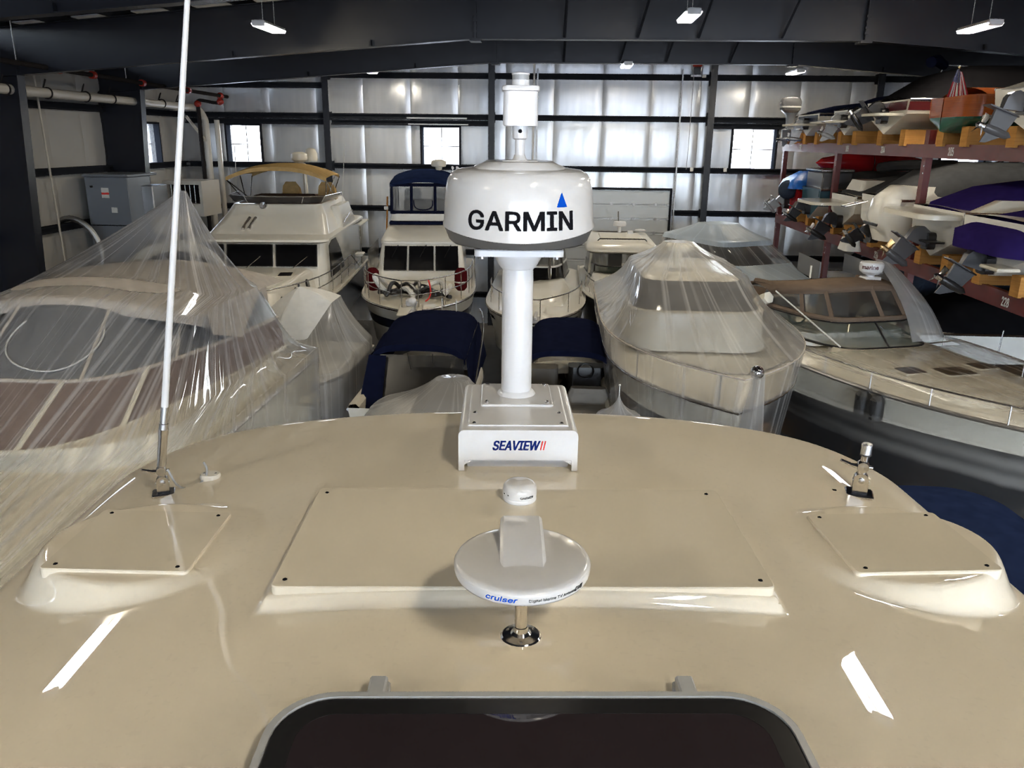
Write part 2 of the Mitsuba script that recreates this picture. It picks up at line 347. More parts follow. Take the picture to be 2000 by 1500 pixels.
def sidewall(x, poly):
    m = ext(poly, 0.25); v = m.vertices; return tm(np.c_[x + v[:, 2], v[:, 0], v[:, 1]], m.faces)
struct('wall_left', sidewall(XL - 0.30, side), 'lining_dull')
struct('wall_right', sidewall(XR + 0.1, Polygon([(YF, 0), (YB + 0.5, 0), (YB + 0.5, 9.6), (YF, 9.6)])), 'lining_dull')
OPEN = (-3.5, 18.9, 0.0, 9.2)        # the open hangar door behind the photographer: daylight comes in here
front = gable.difference(sbox(OPEN[0], -1, OPEN[1], OPEN[3]))
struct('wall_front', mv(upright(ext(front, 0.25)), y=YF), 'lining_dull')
def lin_panel(x0, x1, z1f, wins, seed, girts):
    xs = sorted(set(np.linspace(x0, x1, 15)) | {w for a, b, c, d in wins for w in (a, b) if x0 < w < x1})
    zs = sorted(set(np.linspace(0, 11.05, 60)) | {w for a, b, c, d in wins for w in (c, d)})
    X, Z = np.meshgrid(xs, zs)
    Z = np.minimum(Z, np.array([z1f(x) for x in xs])[None, :])
    edge = np.minimum(X - x0, x1 - X)
    gz = np.array(girts); dz = np.min(np.abs(Z[..., None] - gz), -1)
    P = np.stack([X, 0 * X, Z], -1)
    w = (fib(np.stack([X * 2.6, 0 * X + seed * 3.7, Z * 0.35], -1), 1.0, seed) - 0.5) * 0.028 + (fib(np.stack([X * 9, 0 * X + seed, Z * 0.8], -1), 1.0, seed + 9) - 0.5) * 0.012
    P[..., 1] = -(0.05 + 0.03 * np.clip(dz / 0.5, 0, 1) + w * np.clip(dz / 0.3, 0.15, 1)) * (0.6 + 0.4 * np.clip(edge / 0.06, 0, 1))
    g = grid(P); keep = np.ones(len(g.faces), bool); cen = g.triangles_center
    for a, b, c, d in wins: keep &= ~((cen[:, 0] > a) & (cen[:, 0] < b) & (cen[:, 2] > c) & (cen[:, 2] < d))
    keep &= g.area_faces > 1e-7
    return tm(g.vertices, g.faces[keep])
GIRT = [1.2, 2.9, 4.56, 6.16, 8.0, 9.47]
seams = np.linspace(XL, XR, 20)
for k in range(19):
    part('wall_back', 'lining_panel', mv(lin_panel(seams[k], seams[k + 1], roofz, WINS, k, GIRT), y=YB), 'lining', True)
ys = np.linspace(8, YB, 15)
for k in range(14):
    m = lin_panel(ys[k], ys[k + 1], lambda x: 9.6, LW, 40 + k, GIRT); v = m.vertices
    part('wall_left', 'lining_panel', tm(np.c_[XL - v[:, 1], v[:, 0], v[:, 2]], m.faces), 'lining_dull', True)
def girt(a, b, z, wall, x=None):
    prof = cat(bx(0, 1, -0.22, 0, z + 0.075, z + 0.10), bx(0, 1, -0.22, 0, z - 0.10, z - 0.075), bx(0, 1, -0.12, -0.10, z - 0.10, z + 0.10), bx(0, 1, -0.225, -0.21, z - 0.10, z - 0.05), bx(0, 1, -0.225, -0.21, z + 0.05, z + 0.10))
    v = prof.vertices.copy(); u = a + v[:, 0] * (b - a)
    part(wall, 'girt', tm(np.c_[u, YB - 0.04 + v[:, 1], v[:, 2]] if wall == 'wall_back' else np.c_[XL + 0.04 - v[:, 1], u, v[:, 2]], prof.faces), 'steel_navy', False)
COLX = [-14.7, -8.96, -2.66, 5.5, 11.5, 19.5]
for a, b, top in zip(COLX[:-1], COLX[1:], (9.1, 9.47, 9.47, 9.47, 9.47)):
    for z in GIRT[:-1] + [top, 7.78]:
        if z < 5 and (a, b) == (-2.66, 5.5): b2 = -0.8
        else: b2 = b
        if z == 7.78 and a == -2.66: continue
        girt(a + 0.12, b2 - 0.12, z, 'wall_back')
    if a == -2.66:
        for z in (1.2, 2.9, 4.56): girt(4.35, b - 0.12, z, 'wall_back')
def ibeam(p0, p1, w, d0, d1, axis):
    """I-section column between two heights; web plane across `axis`."""
for x in COLX[1:5]:
    z1 = roofz(x) - 0.2; w = 0.12
    m = cat(bx(x - w, x + w, YB - 0.46, YB - 0.44, 0, z1), bx(x - w, x + w, YB - 0.06, YB - 0.04, 0, z1), bx(x - 0.012, x + 0.012, YB - 0.45, YB - 0.05, 0, z1))
    part('wall_back', 'column', m, 'steel_paint', False)
FR = [2.4, 8.0, 13.3, 20.4, 26.4]
for k, (a, b) in enumerate(zip([8.0] + FR[2:], FR[2:] + [YB])):
    for z in GIRT[:-1]: girt(a + 0.16, b - 0.16, z, 'wall_left')
# roof: one sloping deck each side, purlins, frames
for s, nm in ((-1, 'left'), (1, 'right')):
    xe = XL - 0.4 if s < 0 else XR + 0.4
    P = [(RIDGE, roofz(RIDGE) + 0.25), (xe, roofz(xe) + 0.25), (xe, roofz(xe) + 0.40), (RIDGE, roofz(RIDGE) + 0.40)]
    m = ext(Polygon(P), YB + 0.5 - YF); v = m.vertices; m = tm(np.c_[v[:, 0], YF + v[:, 2], v[:, 1]], m.faces)
    if s < 0: struct('ceiling', m, 'roof_lining')
    else: part('ceiling', 'roof_slope', m, 'roof_lining', False)
px = np.arange(XL + 0.9, XR, 1.55)
for x in px:
    if abs(x - RIDGE) < 0.3: continue
    z = roofz(x)
    part('ceiling', 'purlin', cat(bx(x - 0.03, x + 0.07, YF, YB, z + 0.2, z + 0.22), bx(x - 0.012, x + 0.012, YF, YB, z, z + 0.21), bx(x - 0.07, x + 0.03, YF, YB, z, z + 0.02)), 'steel_navy', False)
random.seed(4)
for k, x in enumerate(px[:-1]):
    for j, y in enumerate((10.6, 17.0, 23.4)):
        z = roofz(x + 0.78)
        a = math.atan(0.085) * (1 if x < RIDGE else -1)
        part('ceiling', 'insulation_batt', mv(bx(-0.62, 0.62, -2.4, 3.2, 0, 0.03), x=x + 0.78, y=y, z=z + 0.19, ry=-a), 'roof_pale' if random.random() < 0.5 or x < -5 else 'roof_lining', False)
def bot(x):
    d = abs(x - RIDGE)
    return 9.48 if d < 4.6 else 9.48 - (d - 4.6) * 0.078
def frame(y):
    xs = np.r_[np.linspace(XL + 0.5, RIDGE - 4.6, 8), np.linspace(RIDGE + 4.6, XR - 0.5, 8)]
    poly = Polygon([(x, bot(x)) for x in xs] + [(x, roofz(x)) for x in (xs[-1], RIDGE, xs[0])])
    web = mv(upright(ext(poly, 0.014)), y=y + 0.007)
    def flange(pts, t):
        out = []
        for (xa, za), (xb, zb) in zip(pts[:-1], pts[1:]):
            out.append(hull([(x, y + s * 0.14, z + dz) for x, z in ((xa, za), (xb, zb)) for s in (-1, 1) for dz in (0, t)]))
        return out
    lo = flange([(x, bot(x)) for x in xs], -0.02); hi = flange([(xs[0], roofz(xs[0])), (RIDGE, roofz(RIDGE)), (xs[-1], roofz(xs[-1]))], -0.02)
    r = part('ceiling', 'rafter', cat(web, lo, hi), 'steel_paint', False)
    for x in (RIDGE - 4.5, RIDGE + 4.5):      # bolted splices with stepped plates
        part(r, 'splice_plate', cat(bx(x - 0.025, x + 0.025, y - 0.14, y - 0.007, bot(x), roofz(x) - 0.02), bx(x - 0.13, x + 0.13, y - 0.20, y + 0.20, bot(x) - 0.07, bot(x) - 0.02), [bx(x - 0.05, x + 0.05, y - 0.16, y - 0.13, z, z + 0.05) for z in (9.6, 9.72, 9.84, 9.96)]), 'steel_paint', False)
    for x in (RIDGE - 2.4, RIDGE - 0.7, RIDGE + 0.7, RIDGE + 2.6):   # slanting web stiffeners
        part(r, 'brace', rod((x, y - 0.13, bot(x) + 0.03), (x + (0.35 if x > RIDGE - 1 else 0.05), y - 0.9, roofz(x) - 0.05), 0.035, 4), 'steel_navy', False)
    for x in (-8.0, -4.6, 9.6, 13.0):
        part(r, 'clip', bx(x - 0.02, x + 0.02, y - 0.12, y - 0.02, bot(x), bot(x) + 0.14), 'steel_navy', False)
    return r
for y in FR[1:]: frame(y)
for y in FR[2:]:
    for x, s, w in ((XL + 0.06, 1, 'wall_left'), (XR - 0.06, -1, 'wall_right')):
        def xin(z): return x + s * (0.95 + 0.052 * z)
        web = mv(upright(ext(Polygon([(x, 0), (xin(0), 0), (xin(9), 9), (x, 9.3)]), 0.014)), y=y)
        fl = hull([(xin(z) + s * dx, y + sy * 0.15, z) for z in (0, 9) for dx in (0, 0.02) for sy in (-1, 1)])
        fo = bx(min(x, x + s * 0.02), max(x, x + s * 0.02), y - 0.15, y + 0.15, 0, 9.3)
        part(w, 'column', cat(web, fl, fo), 'steel_paint', False)
# windows with frame, glazing bars, four panes and a sill
def window(n, x0, x1, z0, z1, left=False):
    key = f'window_{n}'; t = 0.07; y = YB
    def tr(m):
        if not left: return m
        v = m.vertices; q = tm(np.c_[XL - (v[:, 1] - YB), v[:, 0], v[:, 2]], m.faces); return q
    fr = cat(bx(x0 - t, x0, y - 0.16, y + 0.26, z0 - t, z1 + t), bx(x1, x1 + t, y - 0.16, y + 0.26, z0 - t, z1 + t), bx(x0, x1, y - 0.16, y + 0.26, z1, z1 + t), bx(x0, x1, y - 0.16, y + 0.26, z0 - t, z0))
    struct(key, tr(fr), 'steel_navy')
    xm, zm = (x0 + x1) / 2, (z0 + z1) / 2
    part(key, 'glazing_bar', tr(bx(xm - 0.012, xm + 0.012, y + 0.19, y + 0.22, z0, z1)), 'alu_paint', False)
    part(key, 'glazing_bar', tr(bx(x0, x1, y + 0.185, y + 0.225, zm - 0.012, zm + 0.012)), 'alu_paint', False)
    part(key, 'sill', tr(bx(x0 - 0.02, x1 + 0.02, y - 0.14, y - 0.02, z0 - 0.18, z0 - 0.005)), 'alu_paint', False)
    for a, b in ((x0, xm - 0.012), (xm + 0.012, x1)):
        for c, d in ((z0, zm - 0.012), (zm + 0.012, z1)):
            part(key, 'pane', tr(tm([(a, y + 0.205, c), (b, y + 0.205, c), (b, y + 0.205, d), (a, y + 0.205, d)], [(0, 1, 2), (0, 2, 3)])), 'pane', False)
for n, w in enumerate(WINS): window(n + 1, *w)
window(5, *LW[0], left=True)
# sectional overhead door in the back wall
struct('door_1', cat(bx(-0.84, -0.76, YB - 0.22, YB, 0, 5.47), bx(4.22, 4.30, YB - 0.22, YB, 0, 5.47), bx(-0.84, 4.30, YB - 0.22, YB, 5.40, 5.48)), 'steel_navy')
for k in range(10):
    z = k * 0.54
    p = part('door_1', 'door_panel', cat(bx(-0.76, 4.22, YB - 0.16, YB - 0.12, z, z + 0.525, 0.008), bx(-0.76, 4.22, YB - 0.172, YB - 0.158, z + 0.46, z + 0.50, 0.004), bx(-0.76, 4.22, YB - 0.168, YB - 0.158, z + 0.03, z + 0.05, 0.003)), 'door_white', False)
    for x in (0.3, 1.15, 2.0, 2.85, 3.7): part(p, 'hinge', bx(x - 0.04, x + 0.04, YB - 0.19, YB - 0.17, z - 0.05, z + 0.06), 'galv', False)
    part(p, 'roller', bx(4.12, 4.26, YB - 0.21, YB - 0.17, z - 0.02, z + 0.03), 'galv', False)
for x in (-0.95, 4.38):
    part('door_1', 'track', cat(bx(x - 0.03, x + 0.03, YB - 0.30, YB - 0.26, 0, 9.75), bx(x - 0.03, x - 0.015, YB - 0.36, YB - 0.26, 0, 9.75)), 'galv', False)
k = thing('door_operator', 'red motor of the overhead door high on the back wall under the rafter', 'door operator')
part(k, 'motor', mv(cat(lathe([(0.0, -0.16), (0.12, -0.16), (0.135, -0.13), (0.135, 0.13), (0.12, 0.16), (0, 0.16)], 20)), 4.85, YB - 0.5, 9.95, ry=PI / 2), 'coupling_red')
part(k, 'gearbox', bx(4.72, 4.98, YB - 0.58, YB - 0.36, 9.55, 9.80, 0.02), 'black_plastic')
part(k, 'bracket', bx(4.66, 5.06, YB - 0.36, YB - 0.06, 9.48, 9.56, 0.01), 'galv')
part(k, 'junction_box', bx(5.06, 5.2, YB - 0.5, YB - 0.40, 9.45, 9.56, 0.01), 'ink_white')
part(k, 'chain', tube([(4.75, YB - 0.5, 9.55), (4.74, YB - 0.5, 7.0), (4.72, YB - 0.5, 6.2)], 0.012, 6), 'galv')
one('conduit_pole', 'thin white conduit rising up the back wall beside the mast lamp', 'conduit', rod((-1.08, YB - 0.36, 5.0), (-1.08, YB - 0.36, 9.9), 0.035, 8), 'ink_white')
for x, z in ((4.95, 6.2), (6.2, 6.2)):
    one('wall_socket_box', 'small white electrical box on the girt ' + ('left' if x < 5 else 'right') + ' of the column by the bright window', 'electrical box', bx(x - 0.06, x + 0.06, YB - 0.36, YB - 0.27, z - 0.07, z + 0.07, 0.01), 'ink_white')
one('strip_light_unlit', 'unlit white strip fixture fixed to the girts above the middle back window', 'light fixture', cat(bx(-5.9, -3.6, YB - 0.36, YB - 0.27, 7.92, 7.98, 0.01), bx(-5.85, -3.55, YB - 0.36, YB - 0.27, 7.70, 7.75, 0.01)), 'door_white')
# hanging strip lamps
def lamp(x, y, z, label):
    k = thing('strip_lamp', label, 'hanging lamp', Mx(x, y, z), 'lit strip lamps under the roof')
    part(k, 'housing', hull([(sx * w, sy * 0.61, zz) for sx in (-1, 1) for sy in (-1, 1) for w, zz in ((0.09, 0.07), (0.17, 0.0))]), 'powder_white', False)
    for q in (-1, 1):
        d = part(k, 'diffuser', hull([(q * 0.105 + sx * w, sy * l, zz) for sx in (-1, 1) for sy in (-1, 1) for w, l, zz in ((0.055, 0.60, -0.004), (0.035, 0.58, -0.05))]), 'ink_white', False)
        scene[d]['emitter'] = {'type': 'area', 'radiance': rgb((LAMP, LAMP * 0.89, LAMP * 0.70))}
    for s in (-1, 1): part(k, 'end_cap', bx(-0.13, 0.13, s * 0.63 - 0.025, s * 0.63 + 0.025, -0.05, 0.06, 0.01), 'powder_white', False)
    for s in (-1, 1): part(k, 'cable', rod((0, s * 0.35, 0.06), (0, s * 0.35, roofz(x) - z - 0.03), 0.006, 5), 'ink_white', False)
NAMES = {(-6.2, 17.9): 'lit strip lamp hanging in front of the rafter on the left, above the tan bimini', (2.42, 17.2): 'lit strip lamp hanging near the roof ridge, with a looped white cable', (8.05, 17.4): 'long lit strip lamp hanging at far right before the rafter',
         (-6.65, 29.0): 'small far lit lamp under the rafter left of the mast', (1.95, 26.75): 'small far lamp peeping under the rafter right of the mast', (7.5, 28.2): 'small far lit lamp above the outboard motors at right'}
for (x, y), l in NAMES.items(): lamp(x, y, {2.42: 9.55, 1.95: 9.45}.get(x, 9.4), l)
for x, y, l in ((-6.3, 7.4, 'lit strip lamp overhead whose mirrored streak lies on the left of the cream hardtop'), (4.25, 7.4, 'lit strip lamp overhead whose mirrored streak lies on the right of the cream hardtop'),
                (8.5, 7.2, 'lit strip lamp overhead above the right side, near the boat rack'), (-5.9, -2.0, 'lit strip lamp overhead behind the hatch, left row'),
                (1.7, -0.8, 'lit strip lamp overhead behind the hatch, middle row'), (8.5, -2.0, 'lit strip lamp overhead behind the hatch, right row')):
    lamp(x, y, 9.42, l)
# pipes along the left wall
k = thing('duct_pipe', 'fat pale plastic pipe running along the left wall and down the corner', 'pipe')
x = -13.75
path = [(x, 8, 8.30), (x, 20, 8.26), (x, 30.9, 8.22)] + [(x + 0.0 + 0.15 * (1 - math.cos(a)), 30.9 + 0.45 * math.sin(a), 8.22 - 0.45 * (1 - math.cos(a))) for a in np.linspace(0.2, PI / 2, 6)] + [(x + 0.15, 31.35, 5.0), (x + 0.15, 31.35, 0.0)]
part(k, 'pipe', tube(path, 0.125, 16), 'pvc')
for y in (12.0, 18.5, 20.2, 21.9, 23.7, 25.1, 26.5, 28.3, 29.6):
    part(k, 'hanger', tube([(x + 0.14 * math.cos(a), y, 8.25 + 0.14 * math.sin(a)) for a in np.linspace(-PI, PI * 0.9, 16)] + [(x, y, 8.6)], 0.02, 6), 'pipe_black')
for y in (21.0, 27.0): part(k, 'coupling', mv(lathe([(0.1, -0.18), (0.142, -0.18), (0.142, 0.18), (0.1, 0.18)], 20), x, y, 8.255, rx=PI / 2), 'pvc')
part(k, 'branch', tube([(x + 0.13, 31.3, 7.0), (x - 0.2, 30.5, 7.9)], 0.06, 10), 'pvc')
one('downpipe', 'second pale pipe standing in the back left corner beside the fat pipe', 'pipe', rod((-13.2, 31.45, 0), (-13.2, 31.45, 7.8), 0.1, 14), 'pvc')
k = thing('sprinkler_pipe', 'black fire sprinkler pipe with red couplings under the left roof', 'pipe')
part(k, 'pipe', rod((-12.9, 8, 8.95), (-12.6, 31.2, 8.62), 0.06, 10), 'pipe_black')
for y in (16.5, 20.9, 22.4, 25.0, 28.0): part(k, 'coupling', mv(lathe([(0.05, -0.07), (0.1, -0.07), (0.1, 0.07), (0.05, 0.07)], 14), -12.9 + (y - 8) * 0.0129, y, 8.95 - (y - 8) * 0.0142, rx=PI / 2), 'coupling_red', label='red coupling')
for y in (17.0, 19.3, 21.6, 24.1, 26.5): part(k, 'hanger', rod((-12.9 + (y - 8) * 0.0129, y, 8.9 - (y - 8) * 0.0142), (-12.9 + (y - 8) * 0.0129, y, 9.75), 0.012, 5), 'galv')
part(k, 'drop', tube(smoothpath([(-12.6, 30.6, 8.6), (-12.62, 30.6, 8.42), (-12.8, 30.6, 8.38), (-13.5, 30.6, 8.34)], 5), 0.06, 10), 'pipe_black')
for p in ((-12.62, 30.6, 8.62), (-12.64, 30.6, 8.42), (-13.5, 30.6, 8.34)): part(k, 'elbow', mv(trimesh.creation.icosphere(2, 0.13), *p), 'coupling_red', label='red elbow')
part(k, 'riser', rod((-13.5, 30.6, 8.34), (-13.5, 30.6, 0), 0.075, 10), 'pipe_black')
one('conduit_left', 'thin white conduit running down the left wall between two dark columns', 'conduit', tube([(-14.5, 22.6, 8.9), (-14.5, 22.7, 5), (-14.5, 22.8, 0)], 0.03, 8), 'pvc')
k = thing('vent_hood_pipe', 'short grey elbow pipe sticking out of the left wall', 'pipe')
part(k, 'pipe', tube(smoothpath([(-14.9, 23.4, 4.72), (-14.4, 23.4, 4.78), (-14.1, 23.4, 4.6), (-14.05, 23.4, 3.0)], 5), 0.09, 12), 'galv')
# ventilation units on a platform by the left wall
k = thing('air_handler', 'tall grey metal air handling cabinet with paper labels by the left column', 'air handler')
part(k, 'cabinet', bx(-14.45, -13.1, 24.2, 25.6, 3.4, 5.98, 0.02), 'duct_grey')
part(k, 'seam', bx(-14.46, -13.09, 24.185, 24.21, 4.52, 4.55), 'steel_navy')
for a, b, c, d, m in ((-13.95, -13.72, 5.52, 5.66, 'ink_white'), (-13.95, -13.72, 5.36, 5.46, 'ink_white'), (-13.70, -13.52, 4.92, 5.08, 'ink_white')): part(k, 'sticker', bx(a, b, 24.188, 24.202, c, d), m, False)
part(k, 'sticker', bx(-13.95, -13.72, 24.187, 24.203, 5.46, 5.52), 'ink_red', False)
part(k, 'latch', bx(-14.28, -14.2, 24.17, 24.2, 5.66, 5.72), 'black_plastic', False)
part(k, 'roof_cap', bx(-14.5, -13.05, 24.15, 26.0, 5.98, 6.06, 0.02), 'duct_grey')
part(k, 'duct_elbow', bx(-13.2, -12.75, 25.0, 26.0, 4.0, 5.7, 0.03), 'galv')
k = thing('louvre_unit', 'grey ventilation unit with a black slatted opening beside the left column', 'air handler')
part(k, 'cabinet', cat(bx(-13.3, -11.95, 26.75, 28.2, 5.64, 5.76), bx(-13.3, -11.95, 26.75, 28.2, 4.6, 5.02), bx(-13.3, -13.18, 26.75, 28.2, 5.0, 5.7), bx(-12.05, -11.95, 26.75, 28.2, 5.0, 5.7), bx(-13.3, -11.95, 27.9, 28.2, 4.6, 5.7)), 'pvc', False)
part(k, 'recess', bx(-13.19, -12.04, 27.2, 27.25, 5.02, 5.64), 'pipe_black', False)
for q in range(7): part(k, 'slat', mv(bx(-0.01, 0.01, -0.1, 0.1, 0, 0.6), -13.1 + q * 0.16, 26.95, 5.03, rz=0.5), 'galv', False)
one('platform', 'dark steel platform carrying the ventilation units along the left wall', 'platform', cat(bx(-14.55, -11.9, 23.9, 28.4, 3.25, 3.4), bx(-14.5, -14.4, 24, 24.1, 0, 3.3), bx(-12.1, -12.0, 24, 24.1, 0, 3.3), bx(-12.1, -12.0, 28.2, 28.3, 0, 3.3)), 'steel_navy', False)
part('platform', 'leg', bx(-12.1, -12.0, 26, 26.1, 0, 3.3), 'steel_navy', False)

# ---------------------------------------------------------------- our own boat: cream hardtop with aerials
ya = math.atan(0.075)
HT = Mx(0.055, 0, 6.1, ya)
HW, EDGE = 1.53, 0.10
def yfront(x): q = np.abs(x) / HW; return 3.30 - 0.11 * q ** 2.4 - 0.55 * q ** 14
PADS = [(-1.066, 2.11), (1.115, 2.11)]
def padz(x, y): return -0.036 + 0.014 * (np.abs(x) - 0.80) / 0.57 + 0.014 * (2.36 - y) / 0.5
def topz(x, y):
    x, y = np.asarray(x, float), np.asarray(y, float)
    z = -0.15 * (np.abs(x) / HW) ** 2.4 - 0.010 * np.clip((y - 2.4) / 0.9, 0, 1) ** 2
    # wide low plinth under the centre panel
    def ss(a, b, t): t = np.clip((t - a) / (b - a), 0, 1); return t * t * (3 - 2 * t)
    cx = 0.012
    d = np.maximum(np.abs(x - cx) - (0.655 + 0.03 * (1.72 - y) * 0), np.maximum(1.725 - y, y - 2.36))
    z = z + 0.032 * (1 - ss(-0.022, 0.004, d))
    d = np.maximum(np.abs(x - 0.017) - 0.53, y - 1.36)     # low rise round the hatch
    z = z + 0.012 * (1 - ss(-0.02, 0.38, d))
    # level oval pads on both sides
    for px_, py_ in PADS:
        r = np.sqrt(((x - px_) / 0.29) ** 2 + ((y - py_) / 0.262) ** 2)
        w = 1 - ss(0.93, 1.20, r)
        z = z * (1 - w) + np.maximum(padz(x, y), z + 0.008) * w
    return z
# (local surface) as a fine height field with rounded rim, skirt and underside
nx, ny, y0 = 420, 440, -0.9
U = np.sign(np.linspace(-1, 1, nx)) * (1 - (1 - np.abs(np.linspace(-1, 1, nx))) ** 1.25)
Vv = 1 - (1 - np.linspace(0, 1, ny)) ** 1.15
X = np.repeat((U * HW)[None], ny, 0); Y = y0 + Vv[:, None] * (yfront(U * HW)[None] - y0)
Z = topz(X, Y)
d = np.minimum(HW - np.abs(X), (yfront(X) - Y))
e = np.clip(1 - d / EDGE, 0, 1); Z = Z - EDGE * 0.8 * (1 - np.sqrt(np.clip(1 - e * e, 0, 1)))
P = np.stack([X, Y, Z], -1)
top = grid(P)
rim = np.concatenate([P[:, 0], P[-1, 1:], P[::-1, -1][1:], P[0, ::-1][1:-1]])
cen = V(0, 1.2, 0)
low = rim.copy(); low[:, 2] -= 0.09
inn = low.copy(); inn[:, :2] = cen[:2] + (inn[:, :2] - cen[:2]) * 0.97; inn[:, 2] -= 0.01
skirt = grid(np.stack([rim, low, inn, np.repeat(V(0, 1.2, -0.22)[None], len(rim), 0)]), True)
ht = thing('boat_hardtop', 'glossy cream fibreglass hardtop in the foreground carrying the radar mast and aerials', 'boat', HT)
part(ht, 'roof', cat(top, skirt), 'gelcoat_cream', 40)
def screws(parent, pts, r=0.006, zoff=0.0):
    for x, y in pts: part(parent, 'screw', lathe([(r, -0.004), (r, 0.0015), (r * 0.5, 0.003), (0, 0.003)], 10, (x, y, float(topz(x, y)) + zoff)), 'ink_black')
def flatplate(x0, x1, y0, y1, z, t, r, skew=0.0):
    a = rloop(x1 - x0, y1 - y0, r); b = rloop(x1 - x0 - 0.006, y1 - y0 - 0.006, r - 0.003); c = V((x0 + x1) / 2, (y0 + y1) / 2)
    f = lambda q, zz: np.c_[q + c, np.full(len(q), zz)]
    return loft([f(a, z - 0.02), f(a, z + t - 0.003), f(b, z + t)])
zp = 0.032
cp = part(ht, 'centre_panel', flatplate(-0.615, 0.645, 1.75, 2.335, zp, 0.007, 0.02), 'panel_cream', 40)
for x, y in ((-0.585, 1.785), (0.615, 1.785), (0.605, 2.30), (-0.585, 2.30)): part(cp, 'screw', lathe([(0.006, 0), (0.006, zp + 0.008), (0.003, zp + 0.010), (0, zp + 0.010)], 10, (x, y, 0)), 'ink_black')
for sgn, (x0, x1), lab in ((-1, (-1.275, -0.88), 'left'), (1, (0.922, 1.327), 'right')):
    pm = flatplate(x0, x1, 1.908, 2.285, 0.0, 0.009, 0.018); v = pm.vertices.copy(); v[:, 2] += padz(v[:, 0], v[:, 1])
    p = part(ht, 'side_panel', tm(v, pm.faces), 'panel_cream', 40)
    for x in (x0 + 0.035, x1 - 0.035):
        for y in (1.935, 2.26): part(p, 'screw', lathe([(0.006, -0.01), (0.006, 0.010), (0.003, 0.012), (0, 0.012)], 10, (x, y, float(padz(x, y)))), 'ink_black')
# sunroof hatch, dark glass in a grey frame
hz = 0.03
outer, inner = rrect(1.0, 1.0, 0.12, 8), rrect(0.972, 0.972, 0.108, 8)
hf = part(ht, 'hatch_frame', mv(ext(outer.difference(inner), 0.028), 0.017, 0.845, hz - 0.008), 'alu_paint', 40)
part(hf, 'glass', mv(plate(0.972, 0.972, 0.108, 0.016, 0.003, 8), 0.017, 0.845, hz), 'glass_hatch', 40)
part(hf, 'blackout_border', mv(ext(rrect(0.966, 0.966, 0.105, 8).difference(rrect(0.88, 0.88, 0.07, 8)), 0.0006), 0.017, 0.845, hz + 0.0162), 'black_plastic', False)
for x in (-0.293, 0.333):
    part(hf, 'hinge', cat(bx(x - 0.018, x + 0.018, 1.335, 1.40, 0.018, 0.048, 0.004), bx(x - 0.022, x + 0.022, 1.39, 1.402, 0.01, 0.032, 0.003)), 'alu_paint')
# cabin and hull below, hardly seen
cab = [np.c_[rloop(2 * w, 4.6, 0.35, 8) + V(0, yc), np.full(32, z)] for w, yc, z in ((1.75, 0.8, -2.4), (1.72, 0.75, -1.6), (1.42, 0.55, -0.20))]
part(ht, 'cabin', loft(cab), 'white_gel', 40)

mast = thing('radar_mast', 'white tapered mast post on a box foot carrying the radar dome', 'radar mast', HT)
fz = 0.0
yb0, yb1 = 2.575, 3.10
def rect_u(w, h, r): return [(x, y) for x, y in rloop(w, h, r, 6)]
# folded cover: front plate with rounded top corners and two legs, running aft to forward
fp = rrect(0.412, 0.30, 0.022, 5).intersection(sbox(-1, -0.005, 1, 1))
notch = sbox(-0.182, -0.2, 0.182, 0.034).buffer(0.006).buffer(0)
fpl = fp.difference(sbox(-0.186, -0.1, 0.186, 0.036))
zt = 0.150
sh = sbox(-0.206, 0.0, 0.206, zt)
sh = sh.intersection(rrect(0.412, 2 * zt, 0.022, 6))
part(mast, 'cover', mv(upright(ext(sh.difference(sbox(-0.186, -1, 0.186, 0.040)), 0.006)), 0.018, yb0, fz), 'powder_white', 40)
ring_o = [np.c_[0.018 + np.array([p[0] for p in q]), np.full(len(q), y), np.array([p[1] for p in q])] for y, q in ()]
prof = [(-0.206, 0.012), (-0.206, zt - 0.022)] + [(-0.184 - 0.022 * math.cos(a), zt - 0.022 + 0.022 * math.sin(a)) for a in np.linspace(0, PI / 2, 6)] + [(0.184 + 0.022 * math.sin(a), zt - 0.022 + 0.022 * math.cos(a)) for a in np.linspace(0, PI / 2, 6)] + [(0.206, zt - 0.022), (0.206, 0.012)]
inn_ = [(x * 0.975, z - 0.005 if z > 0.1 else z) for x, z in prof]
def strip(y): return [(0.018 + x, y, z) for x, z in prof] + [(0.018 + x, y, z) for x, z in inn_[::-1]]
part(mast, 'hood', loft([strip(yb0), strip(yb1)]), 'powder_white', 40)
part(mast, 'base_block', mv(upright(ext(rrect(0.356, 0.16, 0.012, 5), 0.46)), 0.018, yb1 - 0.03, 0.075), 'powder_white', 40)
for x in (-0.135, 0.17):
    for y in (2.63, 2.74): part(mast, 'bolt', lathe([(0.008, 0), (0.008, 0.006), (0.004, 0.009), (0, 0.009)], 8, (x, y, zt)), 'steel')
py = 2.955
bp = part(mast, 'foot_plate', mv(plate(0.27, 0.27, 0.012, 0.012), 0.018, py - 0.01, zt), 'powder_white', 40)
for x in (-0.095, 0.131):
    for y in (2.835, 3.055): part(bp, 'bolt', lathe([(0.008, 0), (0.008, 0.006), (0.004, 0.009), (0, 0.009)], 8, (x, y, zt + 0.012)), 'steel')
part(mast, 'weld_ring', lathe([(0.075, zt + 0.010), (0.068, zt + 0.022), (0.058, zt + 0.03)], 32, (0.018, py, 0)), 'powder_white')
part(mast, 'post', lathe([(0.058, zt), (0.058, 0.60), (0.056, 0.668)], 40, (0.018, py, 0)), 'powder_white')
part(mast, 'collar', lathe([(0.058, 0.645), (0.066, 0.652), (0.088, 0.690), (0.092, 0.70), (0.092, 0.712)], 40, (0.018, py, 0)), 'powder_white')
mp = part(mast, 'top_plate', mv(plate(0.315, 0.30, 0.02, 0.024), 0.018, py, 0.708), 'powder_white', 40)
